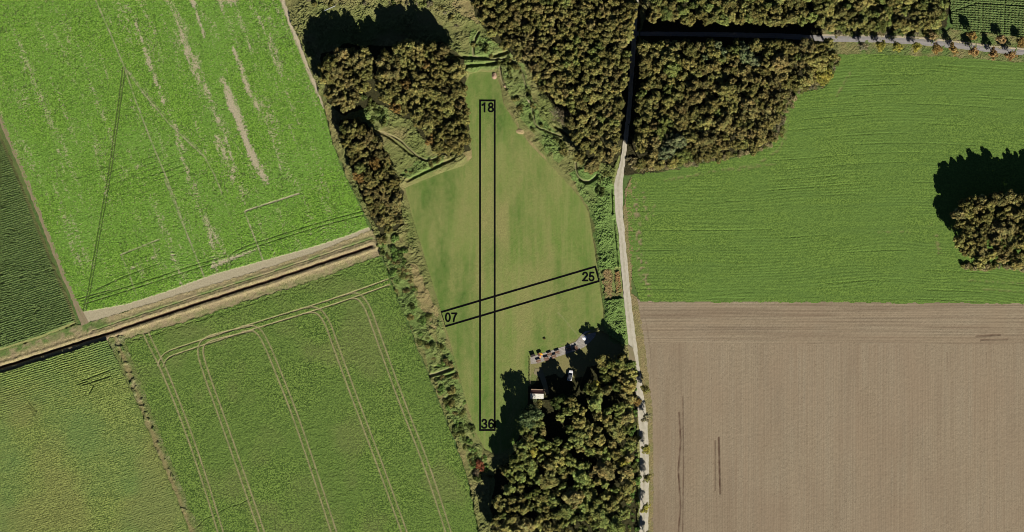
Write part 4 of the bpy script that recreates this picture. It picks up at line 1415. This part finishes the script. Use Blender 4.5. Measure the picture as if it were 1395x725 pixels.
fix_normals(MB().add(*hull([(-2.15, .72, .38, .72, .62), (-2.0, .84, .24, .92, .74), (-1.3, .88, .22, .98, .80), (0, .89, .22, .96, .82), (.9, .88, .22, .94, .80), (1.7, .85, .24, .80, .72), (2.1, .74, .30, .66, .60)])).build('body', m_carw, car, smooth=False))
fix_normals(MB().add(*hull([(-1.75, .70, .93, .96, .66), (-1.25, .76, .93, 1.36, .60), (-.3, .77, .93, 1.46, .62), (.35, .77, .93, 1.42, .60), (1.0, .74, .92, .96, .68)])).build('windows', m_glass, car))
fix_normals(MB().add(*hull([(-1.15, .58, 1.40, 1.44, .56), (-.3, .60, 1.46, 1.49, .57), (.25, .58, 1.43, 1.46, .55)])).build('roof', m_dkroof, car))
for sx in (-1.3, 1.32):
    for sy in (-1, 1):
        wh_ = MB().tube([(sx, sy * .70, .31), (sx, sy * .90, .31)], .31, 18).build('wheel', m_rub, car)
        MB().tube([(sx, sy * .88, .31), (sx, sy * .915, .31)], .19, 12).build('rim', m_chrome, wh_)
for sy in (-.55, .55):
    MB().box((2.06, sy, .60), (.14, .28, .12)).build('headlight', m_lamp, car)
    MB().box((-2.12, sy, .68), (.10, .24, .14)).build('tail_light', m_ora, car)
for sy in (-1, 1):
    MB().box((.62, sy * .93, .98), (.12, .16, .11)).build('mirror', m_carw, car)

# picnic tables
def picnic(x, y, rz, label, first=[None]):
    if first[0] is None:
        t = bpy.data.objects.new('picnic_table', None)
        COL.objects.link(t)
        mb = MB()
        for i in range(5):
            mb.box((0, -.32 + .16 * i, .74), (1.9, .145, .04))
        mb.build('table_top', m_wood, t)
        for sy in (-.72, .72):
            MB().box((0, sy - .075, .44), (1.9, .14, .04)).box((0, sy + .075, .44), (1.9, .14, .04)).build('seat', m_wood, t)
        for sx in (-.65, .65):
            MB().box((sx, 0, .41), (.05, 1.6, .09)).box((sx, -.36, .36), (.05, .09, .86), rx=-.52).box((sx, .36, .36), (.05, .09, .86), rx=.52).build('leg_frame', m_wood, t)
        first[0] = t
    else:
        src = first[0]
        t = src.copy()
        COL.objects.link(t)
        for ch in src.children:
            c = ch.copy()
            COL.objects.link(c)
            c.parent = t
    t.location = W(x, y, .14)
    t.rotation_euler = (0, 0, R_(rz))
    tag(t, label, 'picnic table', 'picnic tables on the terrace')
    return t


picnic(733.6, 491.6, 16, 'brown picnic table nearest the cabin at the terrace\'s south-west corner')
picnic(744.2, 488.4, 14, 'brown picnic table on the terrace, second from the cabin end')
picnic(754.6, 485.4, 15, 'brown picnic table at the terrace\'s south edge nearest the tree shadows\' tips')
picnic(748.6, 482.4, 17, 'brown picnic table on the turf side of the terrace nearest the yellow model aeroplane')
picnic(759.2, 479.6, 17, 'brown picnic table in the middle of the terrace on the turf side')
picnic(775.0, 475.0, 16, 'brown picnic table at the narrow neck of the terrace')
picnic(784.0, 474.5, 60, 'brown picnic table standing askew at the dark corner of the terrace')

# dark box bench at the terrace corner
bn = bpy.data.objects.new('storage_bench', None)
COL.objects.link(bn)
bn.location = W(726.0, 484.6, .12)
bn.rotation_euler = (0, 0, R_(14))
tag(bn, 'dark storage bench at the terrace\'s north-west corner', 'bench')
m_dk = plain_mat('dark_stain', (.022, .018, .016), (.016, .013, .012), 4, .7, .2)
MB().box((0, 0, .3), (1.8, .75, .56)).build('chest', m_dk, bn)
MB().box((0, 0, .61), (1.9, .82, .05)).build('lid', m_dk, bn)
MB().box((0, .42, .82), (1.9, .06, .45)).build('backrest', m_dk, bn)

# starting table with a yellow model aeroplane
st = bpy.data.objects.new('work_table', None)
COL.objects.link(st)
st.location = W(735.4, 482.6, .13)
st.rotation_euler = (0, 0, R_(16))
tag(st, 'dark red work table under the yellow model aeroplane', 'table')
m_rb = plain_mat('dark_red_stain', (.055, .016, .012), (.035, .012, .010), 4, .7, .2)
MB().box((0, 0, .80), (1.7, 1.1, .06)).build('table_top', m_rb, st)
for sx in (-.75, .75):
    for sy in (-.45, .45):
        MB().box((sx, sy, .385), (.08, .08, .77)).build('leg', m_rb, st)
pl = bpy.data.objects.new('model_aeroplane', None)
COL.objects.link(pl)
pl.location = W(737.0, 483.6, 1.08)
pl.rotation_euler = (0, 0, R_(-20))
tag(pl, 'yellow and orange model aeroplane standing on the dark red table', 'model aeroplane')
MB().tube([(0, .95, 0), (0, .8, .02), (0, .3, .03), (0, -.5, .03), (0, -1.1, .06)], [.06, .13, .15, .10, .03], 10).build('fuselage', m_ora, pl)
MB().box((0, .3, .17), (1.5, .42, .05)).build('wing', m_yel, pl)
MB().box((0, -1.0, .10), (.8, .28, .03)).build('tailplane', m_yel, pl)
MB().box((0, -1.02, .24), (.03, .26, .30), taper=.6).build('fin', m_yel, pl)
MB().box((0, 1.0, .0), (.42, .02, .05), ry=.5).build('propeller', m_dk, pl)
for sx in (-.25, .25):
    MB().tube([(sx * .4, .45, -.05), (sx, .5, -.16)], .015, 6).tube([(sx - .03, .5, -.16), (sx + .03, .5, -.16)], .08, 12).build('wheel', m_rub, pl)

# white parasol on the dark paved corner
pa = bpy.data.objects.new('parasol', None)
COL.objects.link(pa)
pa.location = W(796, 460.5, .13)
tag(pa, 'white open parasol on the terrace corner beneath the trees', 'parasol')
V_, F_ = [(0, 0, 2.35)], []
for k in range(8):
    a_ = 2 * math.pi * k / 8
    V_.append((.95 * math.cos(a_), .95 * math.sin(a_), 1.95))
for k in range(8):
    a_ = 2 * math.pi * k / 8
    V_.append((.95 * math.cos(a_), .95 * math.sin(a_), 1.83))
for k in range(8):
    F_ += [(0, 1 + k, 1 + (k + 1) % 8), (1 + k, 9 + k, 9 + (k + 1) % 8, 1 + (k + 1) % 8)]
MB().add(V_, F_).build('canopy', m_carw, pa)
MB().tube([(0, 0, 0), (0, 0, 2.38)], .03, 8).build('pole', m_chrome, pa)
MB().tube([(0, 0, 0), (0, 0, .08)], .28, 16).build('base', m_chrome, pa)

# low rail fence on the yard's west side
fe = bpy.data.objects.new('rail_fence', None)
COL.objects.link(fe)
fe.location = W(722, 508, .05)
tag(fe, 'low pale rail fence on the west side of the yard', 'fence')
for i in range(6):
    MB().box((0, -5.6 + 2.2 * i, .5), (.11, .11, 1.0)).build('post', m_woodl, fe)
for z in (.45, .88):
    MB().box((.075, -.1, z), (.04, 11.2, .11)).build('rail', m_woodl, fe)

# sand heap, white marker, bench and barrier in the north
def mound(name, x, y, rx, ry, h, mat, label, cat, seed):
    r = np.random.default_rng(seed)
    n = 26
    g = np.linspace(-1, 1, n)
    X, Y = np.meshgrid(g, g)
    d = np.hypot(X, Y) * (1 + .25 * (vn(X * 10, Y * 10, 5, seed) - .5))
    Z = h * np.clip(1 - d ** 1.6, 0, 1) * (.7 + .5 * vn(X * 10, Y * 10, 3, seed + 1))
    idx = np.arange(n * n).reshape(n, n)
    F = np.stack([idx[:-1, :-1], idx[:-1, 1:], idx[1:, 1:], idx[1:, :-1]], -1).reshape(-1, 4)
    F = F[[bool((np.hypot(X, Y).ravel()[f] < 1.0).all()) for f in F]]
    o = link(name, np_mesh(name, np.stack([X * rx, Y * ry, Z], -1).reshape(-1, 3), F), None, mat)
    o.location = W(x, y, .06)
    return tag(o, label, cat)


m_sand = plain_mat('pink_sand', (.21, .145, .10), (.16, .11, .075), 2.0, .95, .05)
mound('sand_heap', 673.5, 103, 1.2, 1.7, .9, m_sand, 'pinkish sand heap at the north tip of the turf', 'sand heap', 5)
mound('earth_heap', 688, 117.5, 1.3, .8, .6, m_sand, 'low earth heap beside the white stone north-east of the turf', 'earth heap', 6)
mound('white_stone', 691.3, 119, .5, .45, .5, m_carw, 'single white stone on the scrub edge north-east of the turf', 'stone', 8)
mound('straw_heap', 711, 179, 2.6, 1.3, .5, plain_mat('straw', (.17, .135, .07), (.17, .13, .065), 2.5, .95, .05), 'straw coloured cuttings heap on the north-east rim of the turf', 'cuttings heap', 9)

lb_ = bpy.data.objects.new('plank_bench', None)
COL.objects.link(lb_)
lb_.location = W(719, 137, .5)
lb_.rotation_euler = (0, 0, R_(-60))
tag(lb_, 'pale plank bench beside the path in the north-east scrub', 'bench')
MB().box((0, 0, .44), (2.2, .5, .07)).build('seat', m_woodl, lb_)
for sx in (-.8, .8):
    MB().box((sx, 0, .2), (.12, .42, .4)).build('leg', m_woodl, lb_)

ba = bpy.data.objects.new('barrier', None)
COL.objects.link(ba)
ba.location = W(449, 12, .3)
ba.rotation_euler = (0, 0, R_(24))
tag(ba, 'grey rail barrier on the rough ground beyond the smaller western clump', 'barrier')
MB().box((0, 0, .95), (5.2, .18, .22)).build('rail', m_chrome, ba)
for sx in (-2.2, 0, 2.2):
    MB().box((sx, .15, .48), (.14, .12, .96)).build('post', m_chrome, ba)

print('TREES', {k: len(v) for k, v in COUNTS.items()}, 'objects', len(bpy.data.objects))
